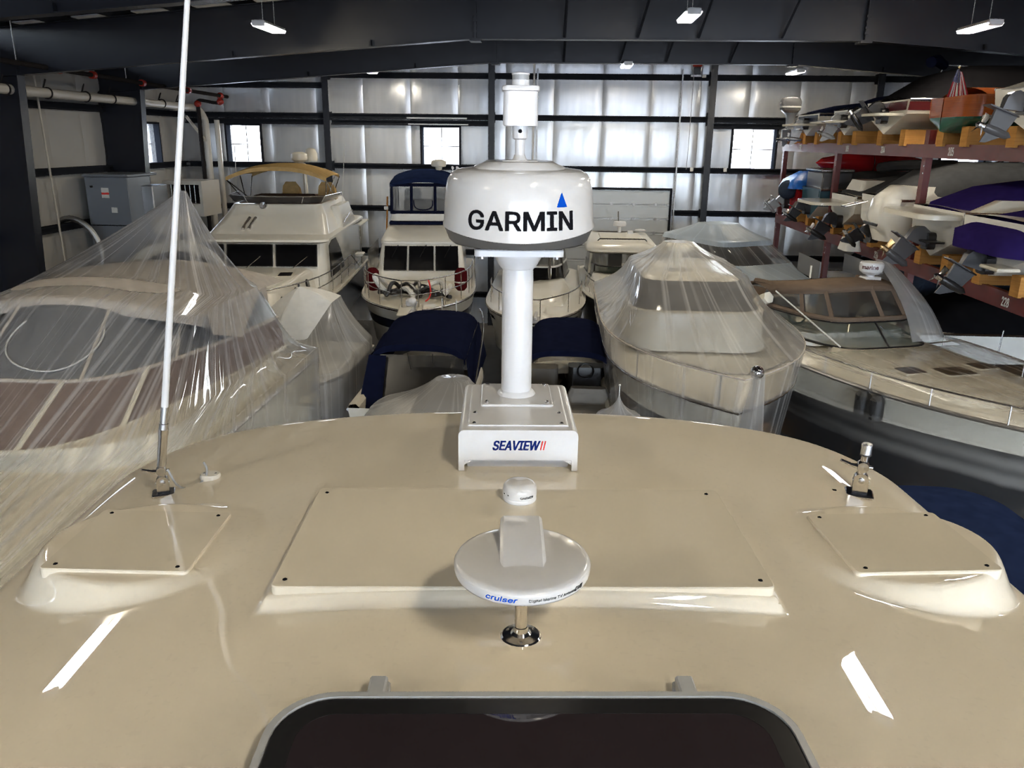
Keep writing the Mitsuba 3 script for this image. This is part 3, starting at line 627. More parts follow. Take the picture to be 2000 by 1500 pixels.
for x in (-0.115, 0.150): part(mp, 'bolt', lathe([(0.010, 0.696), (0.010, 0.708)], 8, (x, 2.84, 0)), 'steel')
tx = text('SEAVIEW', 0.033, 0.001, True, shear=0.2, width=0.158, fat=0.0009)
part(mast, 'lettering', mv(upright(tx), 0.008, yb0 - 0.0062, 0.078), 'ink_navy', False, label='navy SEAVIEW lettering')
part(mast, 'lettering_stripe', mv(upright(cat([ext(Polygon([(q, 0), (q + 0.0045, 0), (q + 0.0115, 0.033), (q + 0.007, 0.033)]), 0.001) for q in (0.0925, 0.1025)])), 0.0, yb0 - 0.0062, 0.078), 'ink_red', False, label='two red slashes')

# radar dome with raised top step and flared grey foot
rz0 = 0.742
RP = [(0.150, 0.0), (0.226, 0.006), (0.262, 0.030), (0.272, 0.052), (0.272, 0.060), (0.271, 0.078), (0.267, 0.14), (0.262, 0.195), (0.255, 0.226), (0.242, 0.246), (0.22, 0.258), (0.17, 0.265), (0.0, 0.267)]
def rrad(z):
    zz = np.array([p[1] for p in RP[4:]]); rr = np.array([p[0] for p in RP[4:]]); return float(np.interp(z - rz0, zz, rr))
rad = thing('radar_dome', 'large white radar dome with black lettering on top of the mast', 'radar', HT)
def wavy(r, z, k):   # the seam dips at the front and lifts at the sides
    a = np.arange(96) * 2 * PI / 96
    return np.stack([0.018 + r * np.cos(a), py + r * np.sin(a), z + k * np.cos(2 * a)], 1)
part(rad, 'base', loft([wavy(0.14, rz0, 0), wavy(0.236, rz0, 0.0), wavy(0.252, rz0 + 0.008, 0.006), wavy(0.2715, rz0 + 0.045, 0.017)]), 'radome_grey', 40)
part(rad, 'shell', loft([wavy(0.262, rz0 + 0.038, 0.016), wavy(0.2735, rz0 + 0.044, 0.017), wavy(0.2745, rz0 + 0.060, 0.010)] + [wavy(r, rz0 + z, 0.0) for r, z in RP[5:]]), 'radome_white', 50)
a1, a2 = rloop(0.33, 0.40, 0.15, 10), rloop(0.235, 0.34, 0.11, 10)
part(rad, 'top_step', loft([np.c_[a1 + V(0.018, py), np.full(40, rz0 + 0.258)], np.c_[a1 * 0.97 + V(0.018, py), np.full(40, rz0 + 0.268)], np.c_[a2 * 1.04 + V(0.018, py), np.full(40, rz0 + 0.283)], np.c_[a2 + V(0.018, py), np.full(40, rz0 + 0.287)]]), 'radome_white', 40)
tx = text('GARMIN', 0.060, 0.0016, True, width=0.385)
part(rad, 'lettering', bend(tx, lambda q: rrad(q) + 0.002, rz0 + 0.070, (0.018, py), -PI / 2 + 0.01), 'ink_black', False, label='black GARMIN lettering')
tri = Polygon([(0.0, 0.0), (0.036, 0.0), (0.018, 0.042)]).buffer(0.002, quad_segs=4)
part(rad, 'emblem', bend(mv(ext(tri, 0.0016), 0.128, 0, 0), rrad, rz0 + 0.146, (0.018, py), -PI / 2), 'ink_blue', False, label='blue triangle')

lmp = thing('mast_light', 'white square deck light with a round lens on a short post above the radar dome', 'light', HT)
lz = 1.03
part(lmp, 'foot', mv(plate(0.125, 0.09, 0.01, 0.010), 0.018, py - 0.055, 1.022), 'radome_white', 40)
part(lmp, 'foot_cone', lathe([(0.03, 1.03), (0.022, 1.04), (0.02, 1.05)], 24, (0.018, py - 0.03, 0)), 'radome_white')
part(lmp, 'post', rod((0.018, py - 0.03, 1.03), (0.018, py - 0.03, 1.12), 0.017, 24), 'powder_white')
part(lmp, 'sleeve', lathe([(0.0175, 1.10), (0.0265, 1.105), (0.0275, 1.155)], 24, (0.018, py - 0.03, 0)), 'powder_white')
part(lmp, 'button', mv(lathe([(0.0, 0.0), (0.0065, 0.0), (0.0065, 0.004), (0, 0.004)], 16), 0.018, py - 0.057, 1.129, rx=PI / 2), 'ink_black')
hx, hy = 0.018, py - 0.03
part(lmp, 'body', loft([np.c_[rloop(w, 0.11, 0.02, 6) + V(hx, hy), np.full(24, z)] for w, z in ((0.112, 1.146), (0.120, 1.150), (0.116, 1.262), (0.112, 1.264))]), 'powder_white', 40)
part(lmp, 'rim', loft([np.c_[rloop(w, w - 0.008, 0.02, 6) + V(hx, hy), np.full(24, z)] for w, z in ((0.118, 1.258), (0.128, 1.261), (0.128, 1.272), (0.122, 1.276))]), 'powder_white', 40)
part(lmp, 'bezel', mv(upright(ext(rrect(0.070, 0.080, 0.014, 8).difference(Point(0, 0).buffer(0.029)), 0.004)), hx, hy - 0.0545, 1.205), 'alu', 40)
ln = part(lmp, 'lens', mv(lathe([(0.0, 0.0), (0.0295, 0.0), (0.029, 0.003), (0.02, 0.007), (0, 0.009)], 28), hx, hy - 0.0545, 1.205, rx=PI / 2), 'ink_white')
scene[ln]['emitter'] = {'type': 'area', 'radiance': rgb((6.0, 6.3, 6.3))}
part(lmp, 'top_collar', lathe([(0.030, 1.27), (0.030, 1.296)], 28, (hx, hy, 0)), 'powder_white')
part(lmp, 'lantern', lathe([(0.029, 1.296), (0.029, 1.312), (0.026, 1.3135)], 28, (hx, hy, 0)), 'alu_paint')
part(lmp, 'cap', lathe([(0.031, 1.3125), (0.031, 1.318), (0.02, 1.3205), (0, 1.321)], 28, (hx, hy, 0)), 'powder_white')

g = thing('gps_puck', 'small white dome aerial with tiny black lettering on the centre panel', 'aerial', HT)
gz = zp + 0.007
GP = [(0.050, 0), (0.052, 0.003), (0.052, 0.010), (0.0505, 0.012), (0.0505, 0.014), (0.0525, 0.016), (0.0525, 0.034), (0.050, 0.046), (0.043, 0.055), (0.030, 0.060), (0.0, 0.062)]
part(g, 'dome', lathe(GP, 48, (0.016, 2.262, gz)), 'radome_white', 40)
part(g, 'lettering', bend(text('GARMIN', 0.0068, 0.0006, True, 1.15), lambda z: 0.0527, gz + 0.021, (0.016, 2.262), -PI / 2 + 0.42), 'ink_black', False, label='black lettering')
part(g, 'mark', bend(mv(ext(sbox(-0.012, 0, 0.012, 0.0035), 0.0006), 0, 0, 0), lambda z: 0.0527, gz + 0.026, (0.016, 2.262), -PI / 2 - 0.95), 'ink_black', False)

tv = thing('tv_aerial', 'white disc television aerial with blue lettering on a chrome stem', 'aerial', HT)
tc, tz = (0.003, 1.60), 0.168
part(tv, 'base_flange', lathe([(0.048, float(0)), (0.048, 0.003), (0.043, 0.008), (0.024, 0.012), (0.018, 0.018), (0.0165, 0.03)], 36, (*tc, 0.0)), 'chrome')
for a in (0.6, 2.7, 4.71): part(tv, 'screw', lathe([(0.004, 0), (0.004, 0.011), (0, 0.0125)], 10, (tc[0] + 0.034 * math.cos(a), tc[1] + 0.034 * math.sin(a), 0)), 'steel')
part(tv, 'stem', rod((*tc, 0.01), (*tc, tz), 0.0145, 24), 'chrome')
DP = [(0.0, 0.0), (0.10, 0.001), (0.138, 0.004), (0.148, 0.008), (0.1515, 0.014), (0.153, 0.030), (0.149, 0.037), (0.138, 0.042), (0.10, 0.049), (0.05, 0.054), (0.0, 0.055)]
part(tv, 'disc', lathe(DP, 72, (*tc, tz)), 'radome_white', 40)
wd = [[(x * w, tc[1] + yy, tz + z) for x, yy, z in ()] for w in ()]
def sect(y, w, h): return [(tc[0] - w - 0.008, y, tz + 0.02), (tc[0] + w + 0.008, y, tz + 0.02), (tc[0] + w, y, tz + h - 0.006), (tc[0] + w - 0.007, y, tz + h), (tc[0] - w + 0.007, y, tz + h), (tc[0] - w, y, tz + h - 0.006)]
part(tv, 'fin', loft([sect(tc[1] - 0.12, 0.050, 0.034), sect(tc[1] - 0.02, 0.050, 0.066), sect(tc[1] + 0.06, 0.049, 0.085), sect(tc[1] + 0.105, 0.048, 0.089), sect(tc[1] + 0.118, 0.047, 0.080), sect(tc[1] + 0.125, 0.042, 0.045)]), 'radome_white', 30)
rim_ = lambda z: float(np.interp(z - tz, [0.0145, 0.030], [0.1518, 0.1532]))
part(tv, 'lettering', bend(text('cruiser', 0.0115, 0.0006, True, 1.35, 0.3), rim_, tz + 0.017, tc, -PI / 2 - 0.33), 'ink_blue', False, label='blue cruiser lettering')
part(tv, 'lettering', bend(text('Digital Marine TV Antenna', 0.0068, 0.0006, False, 1.0), rim_, tz + 0.0185, tc, -PI / 2 + 0.44), 'ink_black', False, label='small dark lettering')
part(tv, 'lettering', bend(text('DVB', 0.0095, 0.0006, True, 1.0, 0.3), rim_, tz + 0.0175, tc, -PI / 2 + 0.88), 'ink_black', False, label='black DVB mark')

# whip aerial at left on a chrome ratchet mount
vb = V(-1.208, 2.559, float(topz(-1.208, 2.559)))
w = thing('whip_aerial', 'tall white whip aerial on a chrome mount at the left edge of the hardtop', 'aerial', HT)
def mnt(parent, c, tall, rot):
    a = lambda m: mv(mv(m, s=tall), *c, rz=rot)
    part(parent, 'base_plate', a(cat(plate(0.075, 0.062, 0.008, 0.008))), 'chrome')
    dsh = sbox(-0.020, 0.0, 0.020, 0.040).union(Point(0, 0.040).buffer(0.020, quad_segs=8))
    part(parent, 'clevis', a(mv(upright(ext(dsh, 0.026)), 0, 0.013, 0.006)), 'chrome', 40)
    part(parent, 'boss', a(mv(lathe([(0.0, -0.002), (0.009, -0.002), (0.008, 0.004), (0, 0.005)], 16), 0, -0.014, 0.046, rx=PI / 2)), 'steel')
    part(parent, 'neck_post', a(mv(lathe([(0.010, 0.058), (0.012, 0.066), (0.010, 0.076)], 16), 0, 0, 0)), 'chrome')
    part(parent, 'ratchet', a(mv(lathe([(0.0, -0.017), (0.015, -0.016), (0.017, -0.006), (0.017, 0.006), (0.015, 0.016), (0, 0.017)], 18), 0, 0, 0.086, rx=PI / 2)), 'chrome', 40)
    part(parent, 'lever', a(tube([(-0.018, 0, 0.084), (-0.032, -0.004, 0.088), (-0.060, -0.01, 0.100)], [0.007, 0.005, 0.004], 8)), 'chrome')
    part(parent, 'pivot_bolt', a(rod((-0.022, 0, 0.042), (0.022, 0, 0.042), 0.006, 10)), 'steel'); part(parent, 'pivot_bolt', a(rod((-0.026, 0, 0.084), (0.026, 0, 0.084), 0.005, 10)), 'steel')
mnt(w, vb, 1.0, 0.35)
tipd = V(0.167, 0.0, 1.0); tipd /= np.linalg.norm(tipd)
b0 = vb + V(0, 0, 0.085)
part(w, 'ferrule', tube([b0 + tipd * s for s in (0.0, 0.02, 0.02, 0.135, 0.135, 0.155)], [0.010, 0.010, 0.0150, 0.0150, 0.0165, 0.0165], 20), 'chrome')
part(w, 'collar', tube([b0 + tipd * s for s in (0.155, 0.175, 0.176, 0.235)], [0.0150, 0.0150, 0.0125, 0.0125], 20), 'alu')
part(w, 'whip', tube([b0 + tipd * s for s in (0.235, 0.9, 1.7, 2.4)], [0.0118, 0.0098, 0.0075, 0.0055], 16), 'powder_white')
cab_ = smoothpath([vb + V(0.022, 0.0, 0.09), vb + V(0.035, 0.005, 0.05), vb + V(0.055, 0.02, 0.012), vb + V(0.10, 0.05, 0.010), V(-1.09, 2.635, 0.0)], 6)
one('aerial_cable', 'thin grey cable curling from the whip aerial to its gland', 'cable', tube(cab_, 0.004, 8), 'alu_paint', M=HT)
cg = thing('cable_gland', 'small white round cable gland near the whip aerial', 'cable gland', HT)
gz_ = float(topz(-1.085, 2.64))
part(cg, 'cap', loft([np.c_[rloop(0.07 * q, 0.06 * q, 0.028 * q, 6) + V(-1.075, 2.645), np.full(24, gz_ + z)] for q, z in ((1, 0), (1, 0.014), (0.88, 0.019))]), 'white_gel', 40)
for x in (-1.095, -1.055): part(cg, 'screw', lathe([(0.004, 0.019), (0.004, 0.021), (0, 0.021)], 8, (x, 2.645, gz_)), 'steel')
rb = V(1.231, 2.584, float(topz(1.231, 2.584)))
r = thing('ratchet_mount', 'empty chrome ratchet aerial mount on the right edge of the hardtop', 'aerial mount', HT)
mnt(r, rb, 1.25, -0.35)
part(r, 'neck', rod(rb + V(0.002, 0, 0.11), rb + V(0.004, 0, 0.155), 0.013, 16), 'chrome')
part(r, 'thread_cap', lathe([(0.0145, 0.150), (0.0185, 0.154), (0.0185, 0.188), (0.016, 0.192), (0, 0.192)], 20, tuple(rb + V(0.004, 0, 0))), 'alu')
part(r, 'gasket', lathe([(0.0188, 0.148), (0.0198, 0.151), (0.0188, 0.154)], 20, tuple(rb + V(0.004, 0, 0))), 'rubber')
hz_ = float(topz(1.14, 2.585))
part(ht, 'screw_hole', loft([np.c_[rloop(0.020 * q, 0.012 * q, 0.0055 * q, 5) + V(1.14, 2.585), np.full(20, hz_ + z)] for q, z in ((1, -0.003), (1, 0.0008))]), 'ink_black', False)

# ---------------------------------------------------------------- left: big cruiser under clear film, tan canvas peak
k = thing('wrapped_cruiser', 'large cruiser with tan canvas top under clear plastic film, beside the hardtop at left', 'boat')
AX = -6.7
H = Hull(12.6, 4.7, 3.42, 3.45, 0.9, 1.6, AX, 1.2, full=2.6, mid=0.55)
build_hull(k, H, 'ivory_gel', 'bottom_dark', 'ivory_gel')
part(k, 'coaming', house([(4.2, 5.6, 1.3, AX, 10.9, 3.35), (4.0, 5.4, 1.25, AX, 10.95, 3.72)]), 'ivory_gel', 40)
def ushape(w, yf, ye, z, p=2.6, crown=0.0, n=41):
    t = np.linspace(-1, 1, n); x = AX + w / 2 * np.sign(t) * np.abs(t) ** 0.8
    u = np.abs((x - AX) / (w / 2)); return np.stack([x, yf + (ye - yf) * u ** (p * 1.6), z + crown * (1 - u ** 2)], 1)
lo, mid_, hi = ushape(3.95, 8.15, 13.3, 3.70), ushape(3.75, 9.25, 13.3, 4.22), ushape(3.3, 10.35, 13.1, 4.78, crown=0.24)
part(k, 'windshield', grid(np.array([lo, lo * 0.5 + mid_ * 0.5, mid_])), 'screen_rose', 40)
part(k, 'front_curtain', grid(np.array([mid_, mid_ * 0.5 + hi * 0.5, hi])), 'screen_grey', 40)
part(k, 'windshield_rail', tube(mid_, 0.03, 8), 'canvas_grey')
part(k, 'windshield_sill', tube(lo, 0.035, 8), 'ivory_gel')
for q in (8, 16, 24, 32): part(k, 'mullion', rod(lo[q], mid_[q], 0.035, 6), 'ivory_gel')
for q in (6, 14, 26, 34): part(k, 'curtain_seam', rod(mid_[q], hi[q], 0.022, 6), 'canvas_grey')
part(k, 'window_zip', tube(smoothpath([mid_[17] * 0.25 + hi[17] * 0.75 + V(0, -0.02, 0), mid_[18] * 0.75 + hi[18] * 0.25 + V(0, -0.03, 0), mid_[20] * 0.85 + hi[20] * 0.15 + V(0, -0.03, 0), mid_[23] * 0.85 + hi[23] * 0.15 + V(0, -0.03, 0), mid_[25] * 0.75 + hi[25] * 0.25 + V(0, -0.03, 0), mid_[26] * 0.25 + hi[26] * 0.75 + V(0, -0.02, 0)], 6), 0.012, 6), 'ink_white')
t = np.linspace(-1, 1, 33)
def arch(y, w, z, c): return np.stack([AX + w / 2 * t, y + 0.9 * np.abs(t) ** 6, z + c * (1 - np.abs(t) ** 2.2) - 0.18 * np.abs(t) ** 9], 1)
rows = [arch(10.32, 3.3, 4.66, 0.24), arch(10.30, 3.34, 4.78, 0.25), arch(10.36, 3.36, 4.83, 0.26), arch(11.0, 3.4, 4.90, 0.33), arch(12.2, 3.4, 4.92, 0.34), arch(13.4, 3.36, 4.86, 0.30)]
part(k, 'canvas_top', grid(np.array(rows)), 'canvas_grey', 40)
for sd in (-1, 1): part(k, 'canvas_side', grid(np.array([[(AX + sd * (1.68 + 0.02 * q), 11.0 + 2.4 * v, 4.75 - q * (0.10 + 0.22 * v)) for v in np.linspace(0, 1, 8)] for q in range(4)])), 'canvas_grey', 40)
part(k, 'inner_bulkhead', house([(2.9, 0.3, 0.1, AX, 12.9, 3.5), (2.8, 0.3, 0.1, AX, 12.9, 4.7)]), 'vinyl_grey', 40)
part(k, 'radar_arch', tube(smoothpath([(AX - 0.8, 13.5, 4.4), (AX - 0.7, 13.7, 5.1), (AX, 13.8, 5.35), (AX + 0.7, 13.7, 5.1), (AX + 0.8, 13.5, 4.4)], 6), 0.10, 10), 'ivory_gel')
part(k, 'radome', lathe([(0.10, 5.35), (0.12, 5.55), (0.30, 5.58), (0.33, 5.66), (0.32, 5.80), (0.2, 5.86), (0, 5.87)], 28, (AX - 0.1, 13.85, 0)), 'ivory_gel')
def sided(loop4):   # 4 corners of 12 points, each followed by a side: 240 points that match between rings
    out = []
    for q in range(4):
        c = loop4[q * 12:(q + 1) * 12]; n_ = loop4[((q + 1) % 4) * 12]; t_ = np.linspace(0, 1, 50)[1:-1, None]
        out += [c, c[-1] * (1 - t_) + n_ * t_]
    return np.vstack(out)
def ring(w, yf, yr, z, cr=0.0, r=1.0, cx=AX):
    q = sided(np.c_[rloop(w, yr - yf, r, 12) + V(cx, (yf + yr) / 2), np.full(48, z)]); q[:, 2] += cr * (1 - np.clip(np.abs(q[:, 0] - AX) / (w / 2), 0, 1) ** 2.2); return q
def align(R):   # start each ring at the same bearing
    out = []
    for q in R:
        c = q.mean(0); a = np.arctan2(q[:, 1] - c[1], q[:, 0] - c[0]); o = np.argsort(a); q = q[o]; out.append(q)
    return out
def hull_ring(H, f, z=None, dz=0.0, ycut=4.2):
    L = H.L; side = lambda sd, y: np.array([H.at(t_, 0, sd) for t_ in y])
    q = np.vstack([side(1, np.linspace(L - 0.3, L, 12)), np.linspace(H.at(L, 0, 1), H.at(L, 0, -1), 50)[1:-1], side(-1, np.linspace(L, L - 0.3, 12)), side(-1, np.linspace(L - 0.3, ycut, 50)[1:-1]), side(-1, np.linspace(ycut, ycut * 0.7, 12)),
                   side(-1, np.linspace(ycut * 0.7, 0, 25)[1:]), side(1, np.linspace(0, ycut * 0.7, 25)[:-1]), side(1, np.linspace(ycut * 0.7, ycut, 12)), side(1, np.linspace(ycut, L - 0.3, 50)[1:-1])])
    q[:, 0] = H.x0 + (q[:, 0] - H.x0) * f; q[:, 2] += dz
    if z is not None: q[:, 2] = z
    return q
R = [ring(0.10, 13.96, 14.06, 6.28, r=0.045, cx=AX + 0.10), ring(3.28, 11.3, 13.0, 4.90, 0.36, 0.35), ring(3.44, 10.27, 13.1, 4.82, 0.28, 0.30), ring(4.25, 7.75, 14.0, 3.85, 0.0, 0.9), hull_ring(H, 1.03, dz=0.15), hull_ring(H, 1.04, z=0.5)]
film_part(k, 'film', drape(R, 240, 12, sag=[0.06, 0.0, 0.02, 0.04, 0.05], amp=[0.0, 0.03, 0.012, 0.06, 0.05, 0.10], seed=1, freq=1.3), True, 'film_front', 'clear plastic film tented to a peak')
one('davit_arm', 'cream davit arm with a shackle at the left edge beyond the wrapped cruiser', 'davit', cat(tube([(-14.0, 17.2, 4.2), (-13.95, 17.2, 4.65), (-13.72, 17.2, 4.95)], [0.10, 0.09, 0.06], 8), rod((-13.75, 17.2, 4.9), (-13.82, 17.2, 5.35), 0.025, 6)), 'ivory_gel')

# ---------------------------------------------------------------- small boat with white cover and milky skirt
k = thing('white_covered_boat', 'small boat under a peaked white cover with a milky plastic skirt, behind the whip aerial', 'boat')
H = Hull(4.5, 2.3, 2.35, 2.45, 0.5, 1.2, -5.6, 14.3, full=2.4)
build_hull(k, H, 'white_gel', 'bottom_dark')
SX = -5.72
cov = []
apex = V(SX - 0.05, 17.4, 4.02)
rimp = np.array([(-6.75, 17.4, 3.25), (-6.18, 16.55, 2.98), (-5.40, 16.55, 3.0), (-5.02, 17.3, 3.68), (-5.15, 18.6, 3.6), (-6.3, 18.7, 3.5)])
rimr = resamp(rimp, 72); rows = [apex * (1 - q) + rimr * q + V(0, 0, 0.05) * math.sin(PI * q) for q in np.linspace(0.01, 1, 10)]
part(k, 'cover', grid(np.array(rows), True), 'canvas_white', 40)
part(k, 'pole_tip', lathe([(0.02, 3.98), (0.02, 4.06), (0, 4.07)], 8, (apex[0], apex[1], 0)), 'black_plastic')
R = align([rimr, np.c_[resamp(np.c_[rloop(2.65, 4.7, 1.2, 12) + V(-5.6, 16.6), np.full(48, 2.72)], 200)], resamp(np.c_[rloop(2.3, 4.8, 1.1, 12) + V(-5.6, 16.6), np.full(48, 0.3)], 200)])
film_part(k, 'film', drape(R, 200, 12, sag=[0.05, -0.05], amp=[0.02, 0.05, 0.05], seed=5), True, 'film_milky', 'milky plastic skirt')

# ---------------------------------------------------------------- clear wrapped boat just ahead of the hardtop
k = thing('wrapped_dinghy', 'low boat under clear film just ahead of the hardtop, left of the mast', 'boat')
H = Hull(3.9, 2.3, 2.6, 2.7, 0.6, 1.3, -1.95, 10.2, full=2.4)
build_hull(k, H, 'white_gel', 'bottom_dark')
part(k, 'console', house([(1.3, 1.6, 0.3, -1.9, 12.9, 2.5), (0.9, 0.9, 0.25, -1.85, 13.0, 3.05)]), 'vinyl_grey', 40)
pk = np.array([(-1.75 + 0.3 * math.cos(a), 13.0 + 0.3 * math.sin(a), 3.28) for a in np.linspace(0, 2 * PI, 160, endpoint=False)])
R = align([pk * V(1, 1, 0) * 0 + V(-1.75, 13.0, 3.30) + (pk - V(-1.75, 13.0, 3.28)) * 0.05, pk, resamp(np.c_[rloop(2.5, 4.2, 1.1, 12) + V(-1.95, 12.1), np.full(48, 2.72)], 160), resamp(np.c_[rloop(2.3, 4.1, 1.0, 12) + V(-1.95, 12.1), np.full(48, 0.5)], 160)])
film_part(k, 'film', drape(R, 160, 10, sag=[0, 0.06, 0.0], amp=[0, 0.01, 0.03, 0.04], seed=8), True, 'film_milky', 'milky plastic film')
k = thing('small_aerial_tent', 'thin white aerial poking from a tiny film tent, right of the mast foot', 'aerial')
part(k, 'rod', rod((0.93, 11.0, 3.2), (0.93, 11.0, 3.86), 0.008, 6), 'ink_white')
part(k, 'tip', mv(trimesh.creation.icosphere(2, 0.018), 0.93, 11.0, 3.86), 'ink_white')
R = [np.array([(0.93 + r * math.cos(a), 11.0 + r * math.sin(a), z) for a in np.linspace(0, 2 * PI, 60, endpoint=False)]) for r, z in ((0.01, 3.70), (0.30, 3.42), (0.5, 3.1))]
film_part(k, 'film', drape(R, 60, 6, sag=[0.05, 0], amp=[0, 0.02, 0.03], seed=2), True, 'film_milky')
part(k, 'post', rod((0.93, 11.0, 0.0), (0.93, 11.0, 3.25), 0.03, 8), 'alu')

# ---------------------------------------------------------------- flybridge yacht with tan bimini
PIV = Mx(-8.5, 22.3, 0, 0.10) @ Mx(8.5, -22.3, 0)
k = thing('tan_flybridge_yacht', 'cream flybridge yacht with a tan bimini top and navy hull at back left', 'boat', PIV)
X0 = -8.5
H = Hull(13.4, 4.3, 2.9, 3.15, 0.8, 1.6, X0, 16.6, full=3.0, mid=0.55)
build_hull(k, H, 'hull_navy', 'bottom_dark', 'ivory_gel', deckargs=dict(camber=0.05))
part(k, 'toe_rail', tube(H.path(0.0), 0.045, 6), 'ivory_gel')
H.rail(k, 0.62, 11.0, 8, inset=0.12)
part(k, 'trunk_cabin', house([(3.1, 5.4, 0.9, X0, 20.2, 2.9), (2.85, 5.0, 0.85, X0, 20.4, 3.55), (2.6, 4.7, 0.8, X0, 20.5, 3.66)], taper=0.22), 'white_gel', 50)
for y, z in ((19.0, 3.28), (20.2, 3.30), (21.3, 3.33)):
    x = X0 + 1.49 * (1 + 0.22 * (y - 20.3) / 5.2)
    part(k, 'porthole', mv(lathe([(0.0, -0.03), (0.14, -0.03), (0.15, 0.0), (0.13, 0.02), (0, 0.02)], 24), x - 0.005, y, z, ry=1.35, s=None), 'glass_dark')
for x, y, w in ((-7.45, 20.9, 0.5), (-7.95, 19.9, 0.5), (-8.9, 20.9, 0.5)):
    d = part(k, 'deck_hatch', mv(plate(0.42, 0.62, 0.04, 0.03), x, y, 3.64, rz=0.1), 'ivory_gel', 40)
    part(d, 'glass', mv(plate(0.34, 0.54, 0.03, 0.012), x, y, 3.668, rz=0.1), 'glass_smoke', 40)
HB, HTp = (3.72, 22.05), (3.5, 22.75)
part(k, 'house', loft([ringz(3.9, 7.2, 0.35, X0, 25.55, 2.9), ringz(3.85, 7.1, 0.35, X0, 25.6, 3.40), ringz(3.72, 6.9, 0.3, X0 + 0.0, 25.75, 4.40)]), 'white_gel', 40)
yf = lambda z: 22.05 + (z - 3.40) * 0.25 - 0.05
for x0, x1 in ((-10.25, -9.42), (-9.34, -8.06), (-7.98, -6.82)):
    framed(k, 'windshield_pane', (x0, yf(3.70), 3.70), (x1, yf(3.70), 3.70), (x1, yf(4.30), 4.30), (x0, yf(4.30), 4.30), 'glass_dark')
for x in (-8.85, -7.55): part(k, 'wiper', cat(rod((x, yf(3.68) - 0.03, 3.62), (x + 0.45, yf(3.95) - 0.05, 3.98), 0.012, 5), bx(x - 0.05, x + 0.05, yf(3.6) - 0.06, yf(3.6), 3.60, 3.66, 0.01)), 'steel')
sw = Polygon([(22.75, 3.32), (22.95, 4.16), (23.6, 4.30), (24.1, 4.26), (24.7, 3.85), (25.05, 3.30)]).buffer(0.05).buffer(-0.02)
m = ext(sw, 0.03); v = m.vertices
part(k, 'side_window', tm(np.c_[X0 + 1.915 + v[:, 2] + (3.4 - v[:, 1]) * 0.065, v[:, 0], v[:, 1]], m.faces[:, ::-1]), 'glass_dark', False)
part(k, 'roof_brow', house([(3.7, 7.4, 0.4, X0 + 0.1, 25.7, 4.36), (3.85, 7.6, 0.4, X0 + 0.1, 25.7, 4.40), (3.85, 7.6, 0.4, X0 + 0.1, 25.7, 4.46), (3.6, 7.3, 0.35, X0 + 0.1, 25.75, 4.50)]), 'white_gel', 40)
FX = X0 + 0.12
part(k, 'flybridge_front', loft([ringz(3.5, 5.6, 0.3, FX, 25.7, 4.48), ringz(3.0, 4.7, 0.3, FX, 26.3, 4.95), ringz(2.65, 4.4, 0.3, FX, 26.45, 5.26)]), 'white_gel', 40)
part(k, 'flybridge_wing', cat(loft([ringz(0.5, 3.0, 0.2, FX + 1.6, 26.4, 4.46), ringz(0.25, 2.2, 0.12, FX + 1.55, 26.5, 5.12)])), 'white_gel', 40)
part(k, 'grab_rail', tube(smoothpath([(FX + 1.84, 25.2, 4.62), (FX + 1.86, 26.0, 4.78), (FX + 1.84, 27.2, 4.86)], 6), 0.014, 6), 'steel')
part(k, 'coaming_floor', bx(FX - 1.2, FX + 1.2, 24.6, 28.5, 5.2, 5.29, 0.02), 'vinyl_brown', False)
ws = np.array([(FX - 1.5, 26.3, 5.3), (FX - 1.32, 24.5, 5.3), (FX - 0.8, 24.1, 5.3), (FX + 0.8, 24.1, 5.3), (FX + 1.32, 24.5, 5.3), (FX + 1.5, 26.3, 5.3)])
ws2 = ws.copy(); ws2[:, 2] = 5.5; ws2[:, 0] = FX + (ws2[:, 0] - FX) * 1.1; ws2[:, 1] -= 0.08
part(k, 'wind_screen', grid(np.array([ws, ws2])), 'tint_vinyl', False)
part(k, 'screen_rail', tube(ws2, 0.016, 6), 'steel')
for q in (1, 2, 3, 4): part(k, 'screen_post', rod(ws[q], ws2[q], 0.014, 6), 'steel')
part(k, 'console_cover', bx(FX - 0.75, FX + 1.0, 24.4, 25.4, 5.28, 5.50, 0.06), 'vinyl_brown', 40)
for x in (-8.35, -7.2): part(k, 'helm_seat', hull([(x + sx * w, 26.2 + yy, z) for sx in (-1, 1) for w, yy, z in ((0.3, 0.0, 5.28), (0.3, 0.35, 5.28), (0.25, 0.0, 5.68), (0.16, 0.05, 5.82), (0.25, 0.35, 5.6))]), 'canvas_tan', 40)
part(k, 'searchlight', cat(lathe([(0.05, 5.12), (0.03, 5.18)], 12, (-8.72, 24.2, 0)), mv(lathe([(0.0, -0.1), (0.09, -0.08), (0.1, 0.06), (0.0, 0.07)], 16), -8.72, 24.1, 5.23, rx=PI / 2)), 'chrome')
for q, x in enumerate((-9.12, -8.95)): part(k, 'horn', tube([(x, 23.15, 4.62), (x + 0.03, 23.3, 4.75), (x + 0.12, 23.55, 4.92)], [0.055, 0.03, 0.04], 10), 'chrome')
part(k, 'nav_light', bx(FX + 1.30, FX + 1.36, 24.9, 25.0, 5.06, 5.14, 0.01), 'ink_red', False)
bt = np.linspace(-1, 1, 25)
def bow_(y, w, z, c): return np.stack([FX + w / 2 * bt, y + 0 * bt, z + c * (1 - np.abs(bt) ** 2.4)], 1)
part(k, 'bimini', grid(np.array([bow_(24.46, 3.0, 5.92, 0.30), bow_(24.45, 3.02, 6.02, 0.32), bow_(25.2, 3.05, 6.06, 0.35), bow_(26.2, 3.05, 6.06, 0.35), bow_(27.2, 2.9, 6.02, 0.30), bow_(27.22, 2.88, 5.92, 0.28)])), 'canvas_tan', 40)
